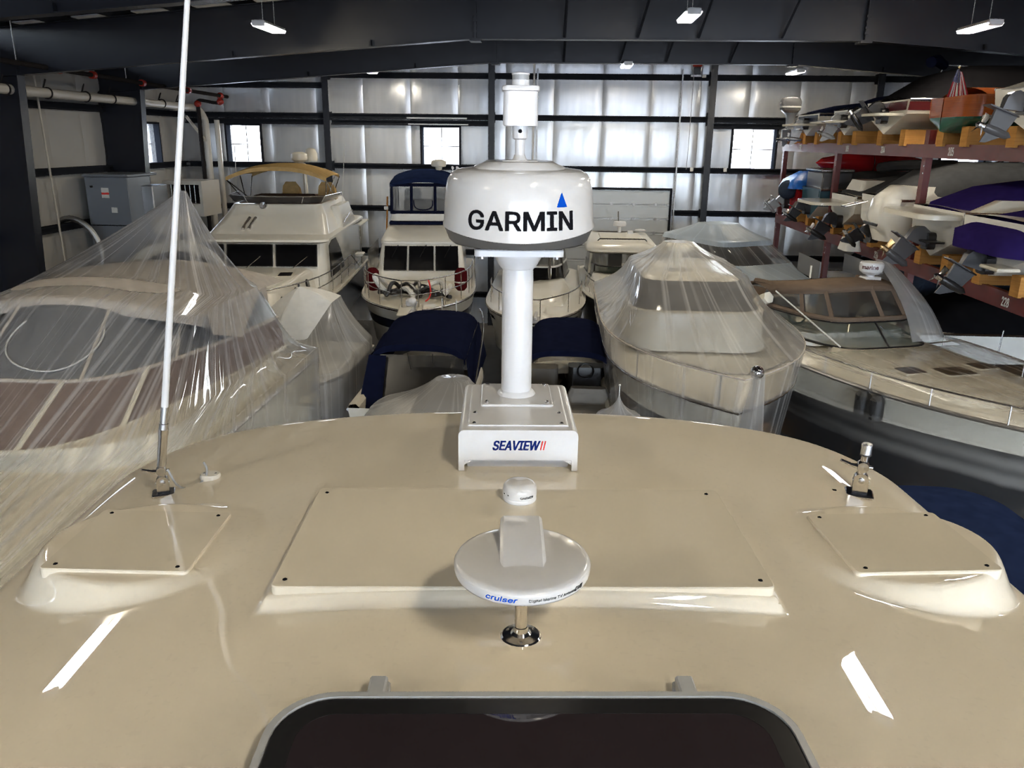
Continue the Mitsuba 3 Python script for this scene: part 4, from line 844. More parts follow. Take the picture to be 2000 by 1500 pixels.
for sd in (-1, 1):
    for a, b in (((1.5, 24.5, 5.95), (1.25, 25.6, 5.2)), ((1.5, 26.0, 6.0), (1.25, 25.6, 5.2)), ((1.45, 27.2, 5.95), (1.3, 26.2, 5.2)), ((1.5, 24.5, 5.95), (1.4, 26.6, 5.25))):
        part(k, 'bimini_pole', rod((FX + sd * a[0], a[1], a[2]), (FX + sd * b[0], b[1], b[2]), 0.016, 6), 'black_plastic' if sd < 0 else 'steel')
part(k, 'radar_mast', rod((FX + 0.2, 27.8, 5.2), (FX + 0.16, 27.8, 6.35), 0.07, 12), 'ivory_gel')
rd = part(k, 'radome', lathe([(0.06, 6.3), (0.25, 6.46), (0.27, 6.52), (0.26, 6.66), (0.15, 6.72), (0, 6.73)], 24, (FX + 0.05, 27.7, 0)), 'ivory_gel')
part(k, 'satellite_dome', lathe([(0.2, 6.4), (0.22, 6.45), (0.22, 6.65), (0.15, 6.82), (0, 6.86)], 24, (FX + 0.33, 28.3, 0)), 'ivory_gel')
for x in (-10.05, -6.7): part(k, 'whip_aerial', rod((x, 26.0, 5.0), (x + (0.06 if x > -9 else -0.15), 26.8, 7.0), 0.010, 5), 'ink_white')
aw = [(X0 + 1.4, 28.0, 4.28), (X0 + 2.2, 27.4, 4.30), (X0 + 2.2, 29.6, 4.30), (X0 + 1.4, 29.6, 4.30)]
part(k, 'awning', pl3(aw, (0, 0, 0.03)), 'canvas_white', False)
part(k, 'awning_post', rod((X0 + 2.15, 27.5, 3.0), (X0 + 2.15, 27.5, 4.3), 0.02, 6), 'steel')
part(k, 'step_box', bx(X0 + 2.0, X0 + 2.3, 26.9, 27.4, 3.3, 3.42, 0.03), 'white_gel')

# ---------------------------------------------------------------- flybridge boat with navy enclosure
k = thing('navy_flybridge_boat', 'white flybridge boat with a navy canvas enclosure and maroon fenders, left of the radar', 'boat', Mx(-3.55, 18.8, 0, 0.115))
H = Hull(10.5, 3.3, 3.0, 3.2, 0.6, 1.5, 0, 0, full=2.9, mid=0.5, rake=0.7)
build_hull(k, H, 'white_gel', 'bottom_grey', 'ivory_gel', stripe=(0.30, 0.52, 'hull_navy'))
H.rail(k, 0.72, 5.6, 6, inset=0.1)
part(k, 'pulpit', bx(-0.28, 0.28, -0.55, 0.7, 3.18, 3.26, 0.03), 'ivory_gel')
part(k, 'windlass', cat(bx(-0.12, 0.12, 0.3, 0.6, 3.26, 3.42, 0.03), mv(trimesh.creation.icosphere(2, 0.1), 0.06, 0.2, 3.42)), 'powder_white')
part(k, 'anchor', cat(rod((0.12, -0.55, 3.3), (0.16, 0.4, 3.36), 0.02, 6), hull([(0.0, -0.5, 3.28), (0.24, -0.5, 3.28), (0.12, -0.3, 3.40), (0.12, -0.75, 3.2)])), 'galv')
rs = np.random.RandomState(3)
for m_, n_, nm in (('black_plastic', 2, 'hose'), ('canvas_white', 1, 'sheet'), ('black_plastic', 1, 'strap')):
    for q in range(n_):
        p = np.c_[np.linspace(-0.95, 0.95, 9) + rs.randn(9) * 0.08, 2.3 + rs.randn(9) * 0.5 + q * 0.3, 3.22 + np.abs(rs.randn(9)) * 0.09]
        part(k, nm, tube(smoothpath(p, 6), 0.055 if nm == 'hose' else 0.07, 7), m_)
part(k, 'red_line', tube(smoothpath([(0.35, 0.8, 3.3), (0.45, 1.4, 3.45), (0.38, 1.7, 3.7)], 5), 0.02, 6), 'ink_red')
for sd in (-1, 1):
    f = part(k, 'fender', mv(lathe([(0.0, 0.0), (0.10, 0.02), (0.17, 0.10), (0.18, 0.30), (0.17, 0.55), (0.10, 0.64), (0.0, 0.66)], 20), sd * 1.22, 3.2, 3.12), 'fender_maroon', label='maroon fender')
    part(f, 'strap', mv(lathe([(0.172, 0.24), (0.185, 0.25), (0.185, 0.28), (0.172, 0.29)], 20), sd * 1.22, 3.2, 3.12), 'ink_white')
part(k, 'house', loft([ringz(2.75, 5.5, 0.25, 0, 8.0, 3.0), ringz(2.7, 5.4, 0.2, 0, 8.05, 3.3), ringz(2.45, 4.9, 0.2, 0, 8.3, 4.14)]), 'white_gel', 40)
yf = lambda z: 5.32 + (z - 3.3) * 0.62 - 0.03
for x0, x1 in ((-1.14, -0.44), (-0.38, 0.38), (0.44, 1.14)):
    framed(k, 'windshield_pane', (x0, yf(3.36), 3.36), (x1, yf(3.36), 3.36), (x1 * 0.98, yf(4.04), 4.04), (x0 * 0.98, yf(4.04), 4.04), 'glass_dark', t=0.02)
for x in (-0.8, 0.05, 0.8): part(k, 'wiper', rod((x + 0.1, yf(4.06) - 0.04, 4.08), (x - 0.1, yf(3.7) - 0.04, 3.72), 0.012, 5), 'black_plastic')
part(k, 'front_roof', loft([ringz(2.5, 5.0, 0.2, 0, 8.25, 4.12), ringz(2.5, 5.0, 0.2, 0, 8.25, 4.20), ringz(2.2, 3.6, 0.2, 0, 8.9, 4.56)]), 'white_gel', 40)
part(k, 'navy_band', bx(-1.08, 1.08, 7.02, 10.4, 4.56, 4.66, 0.02), 'canvas_navy', 40)
part(k, 'flybridge', loft([ringz(2.15, 3.4, 0.2, 0, 8.95, 4.66), ringz(2.05, 3.3, 0.2, 0, 9.0, 4.90)]), 'white_gel', 40)
for sd in (-1, 1): part(k, 'side_deck_screen', grid(np.array([[H.at(y, 0, sd) + V(0, 0, z) for y in np.linspace(5.8, 9, 8)] for z in (0.0, 0.9)])), 'tint_vinyl', False)
E0 = 7.35
def en(z): return E0 + (z - 4.88) * 0.12
fr = [(-1.0, -0.42), (-0.34, 0.34), (0.42, 1.0)]
for x0, x1 in fr: part(k, 'enclosure_window', quad((x0, en(4.98), 4.98), (x1, en(4.98), 4.98), (x1, en(5.72), 5.72), (x0, en(5.72), 5.72), (0, 1, 0)), 'clear_vinyl', False)
for x in (-1.02, -0.38, 0.38, 1.02): part(k, 'canvas_strip', rod((x, en(4.88), 4.88), (x, en(5.84), 5.84), 0.045, 4), 'canvas_navy')
for z in (4.92, 5.78): part(k, 'canvas_strip', rod((-1.04, en(z), z), (1.04, en(z), z), 0.055, 4), 'canvas_navy')
part(k, 'zip_arc', tube(smoothpath([(-0.3, en(5.3) - 0.02, 5.3), (-0.2, en(5.02) - 0.02, 5.04), (0, en(5.0) - 0.02, 5.0), (0.2, en(5.02) - 0.02, 5.04), (0.3, en(5.3) - 0.02, 5.3)], 5), 0.02, 6), 'canvas_navy')
for sd in (-1, 1):
    part(k, 'enclosure_side', quad((sd * 1.04, en(5), 4.9), (sd * 1.04, 10.4, 4.9), (sd * 1.02, 10.4, 5.78), (sd * 1.02, en(5), 5.78), (sd, 0, 0)), 'clear_vinyl', False)
    for y in (8.2, 9.2, 10.3): part(k, 'canvas_strip', rod((sd * 1.05, y, 4.88), (sd * 1.04, y, 5.8), 0.03, 4), 'canvas_navy')
t2 = np.linspace(-1, 1, 21)
def arc2(y, w, z, c): return np.stack([w / 2 * t2, y + 0 * t2, z + c * (1 - np.abs(t2) ** 2.2)], 1)
part(k, 'canvas_top', grid(np.array([arc2(7.42, 2.12, 5.70, 0.16), arc2(7.40, 2.14, 5.80, 0.18), arc2(8.0, 2.14, 5.88, 0.24), arc2(8.7, 2.1, 5.94, 0.24), arc2(8.72, 2.06, 5.98, 0.22), arc2(9.6, 2.06, 6.0, 0.22), arc2(10.5, 2.0, 5.9, 0.2)])), 'canvas_blue', 40)
part(k, 'console', bx(-0.7, 0.9, 8.3, 8.8, 4.88, 5.25, 0.05), 'vinyl_grey', 40)
for x in (-0.45, 0.5): part(k, 'helm_seat', bx(x - 0.28, x + 0.28, 9.2, 9.4, 4.88, 5.55, 0.06), 'canvas_white', 40)
part(k, 'radome', lathe([(0.10, 6.18), (0.12, 6.28), (0.24, 6.30), (0.26, 6.36), (0.25, 6.48), (0.15, 6.52), (0, 6.53)], 24, (0.45, 9.3, 0)), 'ivory_gel')
for x in (0.92, 1.08): part(k, 'gps_aerial', lathe([(0.02, 5.9), (0.02, 6.2), (0.05, 6.22), (0.05, 6.28), (0, 6.31)], 10, (x, 9.6, 0)), 'powder_white')
part(k, 'boarding_ladder', cat(rod((-1.22, 7.6, 4.3), (-1.22, 8.2, 5.35), 0.03, 6)), 'timber')
part(k, 'side_light', bx(-1.32, -1.18, 7.9, 8.0, 4.95, 5.06, 0.02), 'powder_white')

# ---------------------------------------------------------------- white cruiser behind the mast
k = thing('white_bow_cruiser', 'white express cruiser with a chrome bow rail directly behind the mast post', 'boat')
H = Hull(9.0, 2.95, 2.75, 2.85, 0.6, 1.3, -0.62, 19.4, full=3.2, mid=0.55, rake=0.8, flare=0.35)
build_hull(k, H, 'white_gel', 'bottom_dark', 'white_gel', deckargs=dict(camber=0.22))
H.rail(k, 0.55, 4.4, 4, inset=0.14, mid=False, lean=0.0)
part(k, 'trunk', house([(1.9, 3.6, 0.7, -0.62, 22.6, 2.85), (1.5, 3.2, 0.6, -0.62, 22.8, 3.22)], taper=0.3), 'white_gel', 50)
d = part(k, 'deck_hatch', mv(plate(0.5, 0.5, 0.05, 0.03), -0.35, 21.55, 3.17, rx=-0.04), 'ivory_gel'); part(d, 'glass', mv(plate(0.4, 0.4, 0.04, 0.012), -0.35, 21.55, 3.20, rx=-0.04), 'glass_smoke')
part(k, 'anchor_locker', mv(plate(0.55, 0.7, 0.06, 0.03), -0.55, 20.4, 2.97), 'white_gel')
part(k, 'anchor_roller', cat(bx(-0.62, -0.42, 19.3, 19.75, 2.86, 2.96, 0.02), bx(-0.56, -0.48, 19.2, 19.9, 2.96, 3.05, 0.02)), 'powder_white')
part(k, 'line_coil', mv(trimesh.creation.torus(0.13, 0.04, major_sections=20, minor_sections=8), -0.85, 19.95, 3.0), 'ink_blue')
def uw(w, yf, ye, z): 
    t = np.linspace(-1, 1, 31); return np.stack([-0.62 + w / 2 * np.sign(t) * np.abs(t) ** 0.8, yf + (ye - yf) * np.abs(t) ** 4, z + 0 * t], 1)
wl, wm, wh = uw(1.95, 23.7, 26.2, 3.12), uw(1.75, 24.3, 26.2, 3.50), uw(1.5, 25.0, 26.3, 4.25)
part(k, 'windshield', grid(np.array([wl, wm])), 'glass_dark', 40)
part(k, 'enclosure', grid(np.array([wm, wh])), 'tint_vinyl', 40)
part(k, 'windshield_frame', tube(wm, 0.035, 6), 'powder_white'); part(k, 'windshield_sill', tube(wl, 0.025, 6), 'steel')
for q in (3, 10, 20, 27): part(k, 'windshield_post', rod(wl[q], wh[q], 0.035, 6), 'steel')
part(k, 'canvas_top', loft([ringz(1.6, 2.2, 0.3, -0.62, 26.0, 4.22), ringz(1.5, 2.0, 0.3, -0.62, 26.0, 4.34)]), 'canvas_white', 40)
part(k, 'porthole', mv(lathe([(0.0, -0.02), (0.13, -0.02), (0.13, 0.015), (0, 0.02)], 20), 0.02, 22.9, 3.13, rx=-0.25, ry=0.6, s=None), 'glass_smoke')
for sd in (-1, 1):
    tx = text('KALLA', 0.11, 0.01, True)
    p0, p1 = H.at(1.75, 0.22, sd), H.at(2.35, 0.22, sd)
    if sd < 0: p0, p1 = p1, p0
    ux = (p1 - p0) / np.linalg.norm(p1 - p0); pu = H.at(2.0, 0.05, sd) - H.at(2.0, 0.35, sd); pu -= ux * (pu @ ux); pu /= np.linalg.norm(pu); pn = np.cross(ux, pu)
    v = tx.vertices; part(k, 'lettering', tm((p0 + p1) / 2 + v[:, :1] * ux * 0.9 + v[:, 1:2] * pu + (v[:, 2:] + 0.03) * pn, tx.faces), 'ink_black', False, label='faint dark registration letters')

# ---------------------------------------------------------------- white hardtop boat with dark hull
k = thing('white_hardtop_boat', 'white pilothouse boat with a hardtop and dark hull, before the overhead door', 'boat')
X0 = 1.98
H = Hull(8.6, 2.7, 2.85, 3.0, 0.6, 1.4, X0 + 0.1, 20.4, full=2.6, mid=0.6)
build_hull(k, H, 'hull_black', 'bottom_dark', 'white_gel', deckargs=dict(camber=0.15))
part(k, 'toe_rail', tube(H.path(0.0), 0.04, 6), 'white_gel')
H.rail(k, 0.42, 4.5, 5, inset=0.12, mid=False)
part(k, 'trunk', house([(2.0, 3.4, 0.7, X0, 23.6, 2.9), (1.7, 3.0, 0.6, X0, 23.8, 3.30)], taper=0.2), 'white_gel', 50)
d = part(k, 'deck_hatch', mv(plate(0.55, 0.42, 0.05, 0.03), X0 - 0.05, 22.9, 3.27), 'ivory_gel'); part(d, 'glass', mv(plate(0.46, 0.33, 0.04, 0.012), X0 - 0.05, 22.9, 3.30), 'glass_smoke')
ur = lambda w, yf, ye, z: np.stack([X0 + w / 2 * np.sign(np.linspace(-1, 1, 31)) * np.abs(np.linspace(-1, 1, 31)) ** 0.8, yf + (ye - yf) * np.abs(np.linspace(-1, 1, 31)) ** 5, z + 0 * np.linspace(-1, 1, 31)], 1)
a, b, c = ur(2.2, 24.4, 27, 3.12), ur(2.1, 25.0, 27, 3.46), ur(1.95, 25.5, 27, 3.90)
part(k, 'windshield', grid(np.array([a, b])), 'green_glass', 40); part(k, 'upper_glass', grid(np.array([b, c])), 'clear_vinyl', 40)
part(k, 'windshield_rail', tube(b, 0.025, 6), 'black_plastic'); part(k, 'windshield_sill', tube(a, 0.02, 6), 'black_plastic')
for q in (4, 15, 26): part(k, 'windshield_post', rod(a[q], b[q], 0.02, 6), 'black_plastic')
for q in (2, 28): part(k, 'roof_post', rod(a[q], c[q], 0.06, 8), 'white_gel')
part(k, 'inner_bulkhead', cat(bx(X0 - 0.35, X0 + 0.15, 27.0, 27.1, 3.0, 3.9)), 'hull_grey', False)
for x in (X0 - 0.6, X0 + 0.5): part(k, 'helm_seat', bx(x - 0.25, x + 0.25, 26.3, 26.5, 3.0, 3.75, 0.06), 'canvas_white', 40)
part(k, 'hardtop', loft([ringz(2.0, 3.0, 0.35, X0, 26.6, 3.84), ringz(2.25, 3.4, 0.45, X0, 26.6, 3.92), ringz(2.25, 3.4, 0.45, X0, 26.6, 4.04), ringz(1.9, 3.0, 0.4, X0, 26.65, 4.22)]), 'white_gel', 50)
part(k, 'roof_hatch', loft([ringz(1.35, 1.7, 0.2, X0, 26.6, 4.20), ringz(1.3, 1.6, 0.2, X0, 26.6, 4.26)]), 'ivory_gel', 40)
part(k, 'roof_rail', tube([(X0 - 0.78, 25.3, 4.2), (X0 - 0.7, 25.3, 4.28), (X0 + 0.7, 25.3, 4.28), (X0 + 0.78, 25.3, 4.2)], 0.02, 6), 'black_plastic')
part(k, 'radome', lathe([(0.06, 4.2), (0.06, 4.44), (0.21, 4.48), (0.22, 4.54), (0.20, 4.62), (0, 4.64)], 24, (X0 + 0.05, 27.4, 0)), 'powder_white')
part(k, 'light_mast', rod((X0 + 0.0, 27.4, 4.62), (X0 - 0.02, 27.4, 4.95), 0.025, 6), 'steel')
part(k, 'horn_pair', cat(bx(X0 + 0.28, X0 + 0.48, 27.0, 27.1, 4.24, 4.36, 0.02)), 'powder_white')
part(k, 'satellite_puck', lathe([(0.18, 4.34), (0.18, 4.36), (0, 4.39)], 20, (X0 + 0.75, 27.4, 0)), 'powder_white')

# ---------------------------------------------------------------- two navy canvas runabouts, sterns towards us
k = thing('navy_canvas_boat', 'runabout with a closed navy canvas top and clear rear curtain, left of the mast foot', 'boat')
X0 = -2.75
H = Hull(4.4, 2.4, 2.25, 2.5, 0.5, 1.2, X0, -18.7, full=2.6, mid=0.55)
def flip(m): v = m.vertices.copy(); v[:, 1] *= -1; return tm(v, m.faces[:, ::-1])
def hull_back(k, H, side, bottom):
    for nm, me, mt in (('hull', H.band(0, 1, 8), side), ('hull_bottom', H.band(1, 2, 5), bottom), ('transom', H.transom(), side), ('deck', H.deck(y1=H.L * 0.42, camber=0.1), side), ('rub_rail', H.rub(), 'steel')): part(k, nm, flip(me), mt, 40)
    for y in (0.35, 0.8):
        c = H.at(H.L * y, 2); part(k, 'keel_block', bx(H.x0 - 0.2, H.x0 + 0.2, -c[1] - 0.12, -c[1] + 0.12, 0.0, c[2] + 0.02), 'timber', False)
    for sd in (1, -1):
        pts = np.array([[H.at(y, 0, sd) * V(1, -1, 1) + V(-sd * o, 0, z) for o, z in ((0, 0.0), (0.02, 0.06), (0.16, 0.08), (0.22, 0.02), (0.22, -0.8))] for y in np.linspace(H.L * 0.38, H.L, 10)])
        part(k, 'side_deck', grid(pts), side, 40)
    part(k, 'cockpit_sole', bx(H.x0 - H.B * 0.40, H.x0 + H.B * 0.40, -H.yb - H.L + 0.03, -H.yb - H.L * 0.35, 1.35, 1.42), 'vinyl_grey', False)
hull_back(k, H, 'ivory_gel', 'bottom_dark')
tt = np.linspace(-1, 1, 21)
def ar(x0, y, w, z, c): return np.stack([x0 + w / 2 * tt, y + 0 * tt, z + c * (1 - np.abs(tt) ** 3) - 0.14 * np.abs(tt) ** 10], 1)
part(k, 'canvas_top', grid(np.array([ar(X0, 15.32, 1.9, 3.00, 0.14), ar(X0, 15.30, 1.92, 3.12, 0.16), ar(X0, 16.2, 1.94, 3.26, 0.18), ar(X0, 16.3, 1.94, 3.22, 0.17), ar(X0, 17.2, 1.9, 3.32, 0.18), ar(X0, 17.3, 1.9, 3.28, 0.17), ar(X0, 18.4, 1.8, 3.2, 0.14)])), 'canvas_navy', 40)
part(k, 'rear_curtain', grid(np.array([[(X0 + u * w, y, z) for u in np.linspace(-1, 1, 9)] for w, y, z in ((0.92, 15.34, 3.05), (0.98, 14.95, 2.3), (1.0, 14.6, 1.75))])), 'tint_vinyl', False)
part(k, 'left_flap', pl3([(X0 - 0.98, 15.3, 3.05), (X0 - 0.62, 15.25, 3.05), (X0 - 0.66, 14.7, 1.95), (X0 - 1.16, 14.75, 1.9)], (0, -0.02, 0)), 'canvas_navy', False)
for sd in (-1, 1): part(k, 'side_curtain', quad((X0 + sd * 0.97, 15.3, 3.02), (X0 + sd * 1.1, 15.0, 2.25), (X0 + sd * 1.1, 18.3, 2.3), (X0 + sd * 0.92, 18.3, 3.1), (sd, 0, 0)), 'canvas_navy', False)
part(k, 'rear_seat', house([(1.5, 0.7, 0.15, X0, 15.4, 1.4), (1.5, 0.65, 0.15, X0, 15.4, 2.0)]), 'vinyl_grey', 40)
for a, b in ((-0.4, 16.2), (0.35, 16.4)): part(k, 'helm_seat', house([(0.6, 0.6, 0.12, X0 + a, b, 1.4), (0.55, 0.5, 0.12, X0 + a, b, 2.35)]), 'vinyl_grey', 40)
part(k, 'strap', rod((X0 - 0.2, 15.28, 3.1), (X0 - 0.12, 15.2, 2.8), 0.012, 5), 'black_plastic'); part(k, 'strap', rod((X0 + 0.3, 15.28, 3.1), (X0 + 0.34, 15.2, 2.85), 0.012, 5), 'black_plastic')
part(k, 'side_rail', tube(smoothpath([(X0 + 1.12, 15.4, 2.35), (X0 + 1.16, 16.4, 2.95), (X0 + 1.05, 18.0, 3.3), (X0 + 0.9, 18.8, 3.3)], 6), 0.02, 6), 'steel')
for p in ((X0 + 0.05, 18.4), (X0 + 0.4, 18.3)): part(k, 'light_stalk', rod((p[0], p[1], 3.2), (p[0], p[1], 3.62), 0.014, 6), 'ink_white')
part(k, 'rod_holder', rod((X0 + 0.1, 18.4, 3.4), (X0 + 0.0, 18.4, 4.0), 0.008, 5), 'black_plastic')

k = thing('navy_bimini_boat', 'open runabout with a navy bimini and grey bench seats, right of the mast foot', 'boat')
X0 = 0.24
H = Hull(4.8, 2.0, 2.15, 2.4, 0.5, 1.2, X0, -19.0, full=2.6, mid=0.55)
hull_back(k, H, 'ivory_gel', 'bottom_dark')
part(k, 'bimini', grid(np.array([ar(X0, 15.2, 1.75, 3.00, 0.14), ar(X0, 15.18, 1.78, 3.10, 0.16), ar(X0, 16.2, 1.8, 3.24, 0.18), ar(X0, 16.3, 1.8, 3.21, 0.17), ar(X0, 17.6, 1.55, 3.26, 0.15)])), 'canvas_navy', 40)
for sd in (-1, 1):
    for a, b in (((0.86, 15.25, 3.0), (1.02, 16.3, 2.25)), ((0.86, 16.2, 3.2), (1.02, 16.3, 2.25)), ((0.76, 17.5, 3.2), (1.02, 16.3, 2.25)), ((0.86, 15.3, 3.0), (1.05, 14.9, 2.2))): part(k, 'bimini_pole', rod((X0 + sd * a[0], a[1], a[2]), (X0 + sd * b[0], b[1], b[2]), 0.015, 6), 'steel')
part(k, 'sun_pad', house([(1.75, 0.95, 0.25, X0 + 0.02, 14.75, 1.5), (1.72, 0.9, 0.25, X0 + 0.02, 14.75, 2.08), (1.6, 0.8, 0.22, X0 + 0.02, 14.75, 2.16)]), 'vinyl_grey', 40)
for x in (-0.42, 0.44): part(k, 'seat_back', loft([ringz(0.82, 0.3, 0.12, X0 + x, 15.45, 1.6), ringz(0.82, 0.28, 0.12, X0 + x, 15.5, 2.30), ringz(0.7, 0.2, 0.09, X0 + x, 15.52, 2.42)]), 'vinyl_grey', 40)
part(k, 'console', house([(0.85, 0.6, 0.12, X0 + 0.45, 17.0, 1.4), (0.8, 0.45, 0.12, X0 + 0.45, 17.1, 2.45)]), 'black_plastic', 40)
part(k, 'companion_console', house([(0.7, 0.6, 0.12, X0 - 0.5, 17.0, 1.4), (0.65, 0.45, 0.12, X0 - 0.5, 17.1, 2.4)]), 'vinyl_grey', 40)
part(k, 'steering_wheel', mv(trimesh.creation.torus(0.17, 0.018, major_sections=24, minor_sections=8), X0 + 0.42, 16.72, 2.42, rx=1.0), 'black_plastic')
part(k, 'wind_screen', grid(np.array([[(X0 + u * 0.95, 17.3 + 0.5 * (1 - u * u), z) for u in np.linspace(-1, 1, 13)] for z in (2.35, 2.75)])), 'tint_vinyl', 40)
part(k, 'side_rail', tube(smoothpath([(X0 - 1.05, 15.2, 2.2), (X0 - 1.08, 16.0, 2.75), (X0 - 1.0, 17.2, 2.85), (X0 - 0.85, 18.2, 2.6)], 6), 0.018, 6), 'steel')
one('houseplant', 'green leafy plant low between the two navy canvas boats', 'plant', cat([mv(hull([(0, 0, 0), (0.12, 0.03, 0.05), (0.2, 0, 0.02), (0.12, -0.03, 0.06), (0.12, 0, 0.09)]), -1.0 + 0.04 * math.cos(a), 16.8 + 0.04 * math.sin(a), 1.05 + 0.1 * math.sin(3 * a), rz=a, ry=-0.4) for a in np.linspace(0, 6, 9)], lathe([(0.1, 0.0), (0.14, 0.9), (0.0, 0.95)], 14, (-1.0, 16.8, 0)), rod((-1.0, 16.8, 0.9), (-1.0, 16.8, 1.15), 0.02, 5)), mat('leaf_green', two({'type': 'diffuse', 'reflectance': rgb((0.05, 0.12, 0.03))})))

# ---------------------------------------------------------------- right: wrapped trawler
k = thing('wrapped_trawler', 'white boat shrink wrapped in clear film to a flat-topped peak, right of the mast', 'boat')
X0 = 2.70
H = Hull(8.3, 3.5, 3.30, 3.42, 0.7, 2.55, X0, 11.25, full=3.0, mid=0.6, rake=0.6, chine=0.90, flare=0.40)
build_hull(k, H, 'ivory_gel', 'bottom_dark', 'ivory_gel')
H.rail(k, 0.52, 7.5, 5, inset=0.04, mid=False)
part(k, 'house', loft([ringz(2.7, 4.2, 0.6, X0, 16.9, 3.4), ringz(2.55, 4.0, 0.55, X0, 17.0, 4.08), ringz(2.6, 4.1, 0.55, X0, 17.0, 4.12)]), 'ivory_gel', 50)
part(k, 'windshield', loft([ringz(2.46, 3.9, 0.5, X0, 17.05, 4.10), ringz(2.0, 3.0, 0.45, X0, 17.4, 4.55)]), 'glass_smoke', 50)
part(k, 'roof', loft([ringz(2.0, 3.0, 0.45, X0, 17.45, 4.54), ringz(1.7, 2.6, 0.4, X0, 17.5, 4.63)]), 'ivory_gel', 50)
part(k, 'radome', lathe([(0.08, 4.7), (0.10, 5.0), (0.28, 5.03), (0.30, 5.12), (0.2, 5.18), (0, 5.19)], 24, (X0 - 0.2, 17.0, 0)), 'ivory_gel')
part(k, 'burgee', cat(rod((X0 + 0.35, 15.6, 4.45), (X0 + 0.85, 15.5, 4.5), 0.03, 6), hull([(X0 + 0.42, 15.55, 4.46), (X0 + 0.56, 15.55, 4.46), (X0 + 0.49, 15.50, 4.30), (X0 + 0.49, 15.56, 4.32)])), 'black_plastic', False)
part(k, 'bow_roller', cat(mv(trimesh.creation.icosphere(3, 0.10), X0 + 0.22, 11.3, 4.02)), 'chrome')
pk = np.array([(X0 - 0.2 + 0.30 * math.cos(a), 17.0 + 0.30 * math.sin(a), 5.21) for a in np.linspace(0, 2 * PI, 240, endpoint=False)])
def srail(dz, f=1.0, z=None):
    q = np.array([H.at(y, 0, 1) for y in np.linspace(8.3, 0, 50)] + [H.at(y, 0, -1) for y in np.linspace(0.2, 8.3, 50)])
    q[:, 0] = X0 + (q[:, 0] - X0) * f; q[:, 1] = 15 + (q[:, 1] - 15) * f; q[:, 2] = q[:, 2] + dz if z is None else z; return resamp(q, 240)
R = align([pk * V(0.02, 0.02, 1) + V(X0 - 0.2, 17, 0.01) * V(0.98, 0.98, 0), pk, resamp(ringz(2.15, 3.5, 0.5, X0, 17.3, 4.66, 12), 240), srail(0.56, 1.04)])
film_part(k, 'film', drape(R, 240, 14, sag=[0, 0.03, 0.10], amp=[0, 0.02, 0.05, 0.02], seed=11, freq=1.3), True, 'film_cone', 'clear shrink film')
R = align([srail(0.56, 1.04), srail(0.50, 1.05), srail(0, 0.86, 1.4)])
film_part(k, 'film_skirt', drape(R, 240, 10, sag=[0, 0.02], amp=[0.015, 0.012, 0.05], seed=12, freq=1.3), True, 'film_clear', 'clear film skirt')
part(k, 'film_edge', tube(np.vstack([srail(0.54, 1.045)[q] for q in range(0, 240)]), 0.014, 5), 'canvas_grey')
P = np.array([[(X0 + 0.22 + u * w, 11.08 + 0.14 * abs(u) + 0.5 * v * 0.4, 4.0 - 1.9 * v) for u in np.linspace(-1, 1, 13)] for v, w in zip(np.linspace(0, 1, 10), np.linspace(0.10, 0.28, 10))])
film_part(k, 'film_tail', P + 0.03 * (fib(P * V(14, 1, 1.0), 1.0, 4)[..., None] - 0.5) * V(0, 1, 0), False, 'film_milky', 'loose hanging strip of film')

# ---------------------------------------------------------------- bluish wrapped boat further back
k = thing('blue_white_wrapped_boat', 'boat sealed in opaque bluish white film, behind the wrapped trawler', 'boat', Mx(7.15, 21.8, 0, 0.5))
H = Hull(6.3, 2.9, 3.2, 3.3, 0.7, 1.6, 0, 0, full=2.5, mid=0.65)
build_hull(k, H, 'white_gel', 'bottom_dark', 'white_gel')
part(k, 'cabin', loft([ringz(2.1, 3.6, 0.5, 0, 4.4, 3.2), ringz(2.0, 3.4, 0.5, 0, 4.5, 3.8), ringz(1.8, 2.8, 0.4, 0, 4.9, 4.25)]), 'glass_smoke', 50)
def sh2(z, f): 
    q = np.array([H.at(y, 0, 1) for y in np.linspace(6.3, 0, 40)] + [H.at(y, 0, -1) for y in np.linspace(0.2, 6.3, 40)]); q[:, 0] *= f; q[:, 1] = 4 + (q[:, 1] - 4) * f; q[:, 2] = z; return resamp(q, 200)
R = align([resamp(ringz(0.05, 0.05, 0.02, -0.1, 4.4, 4.80), 200), resamp(ringz(1.1, 0.9, 0.2, -0.1, 4.4, 4.80), 200), resamp(ringz(2.0, 3.2, 0.4, 0, 4.6, 4.38, 12), 200), resamp(ringz(2.1, 3.3, 0.4, 0, 4.6, 4.24, 12), 200)])
film_part(k, 'film_roof', drape(R, 200, 8, sag=[0, 0.03, 0], amp=[0, 0.01, 0.02, 0.02], seed=21), True, 'film_dense')
R = align([resamp(ringz(2.1, 3.3, 0.4, 0, 4.6, 4.24, 12), 200), resamp(ringz(2.4, 4.2, 0.5, 0, 4.3, 3.80, 12), 200)])
film_part(k, 'film_window', drape(R, 200, 8, sag=[0.0], amp=[0.02, 0.02], seed=22), True, 'film_clear')
R = align([resamp(ringz(2.4, 4.2, 0.5, 0, 4.3, 3.80, 12), 200), sh2(3.42, 1.02), sh2(3.30, 1.03), sh2(0.6, 0.93)])
film_part(k, 'film_deck', drape(R, 200, 8, sag=[0.05, 0, 0.02], amp=[0.02, 0.015, 0.01, 0.05], seed=23), True, 'film_dense')
part(k, 'film_edge', tube(np.vstack([sh2(3.36, 1.03), sh2(3.36, 1.03)[:1]])[:-1], 0.014, 5), 'canvas_grey')

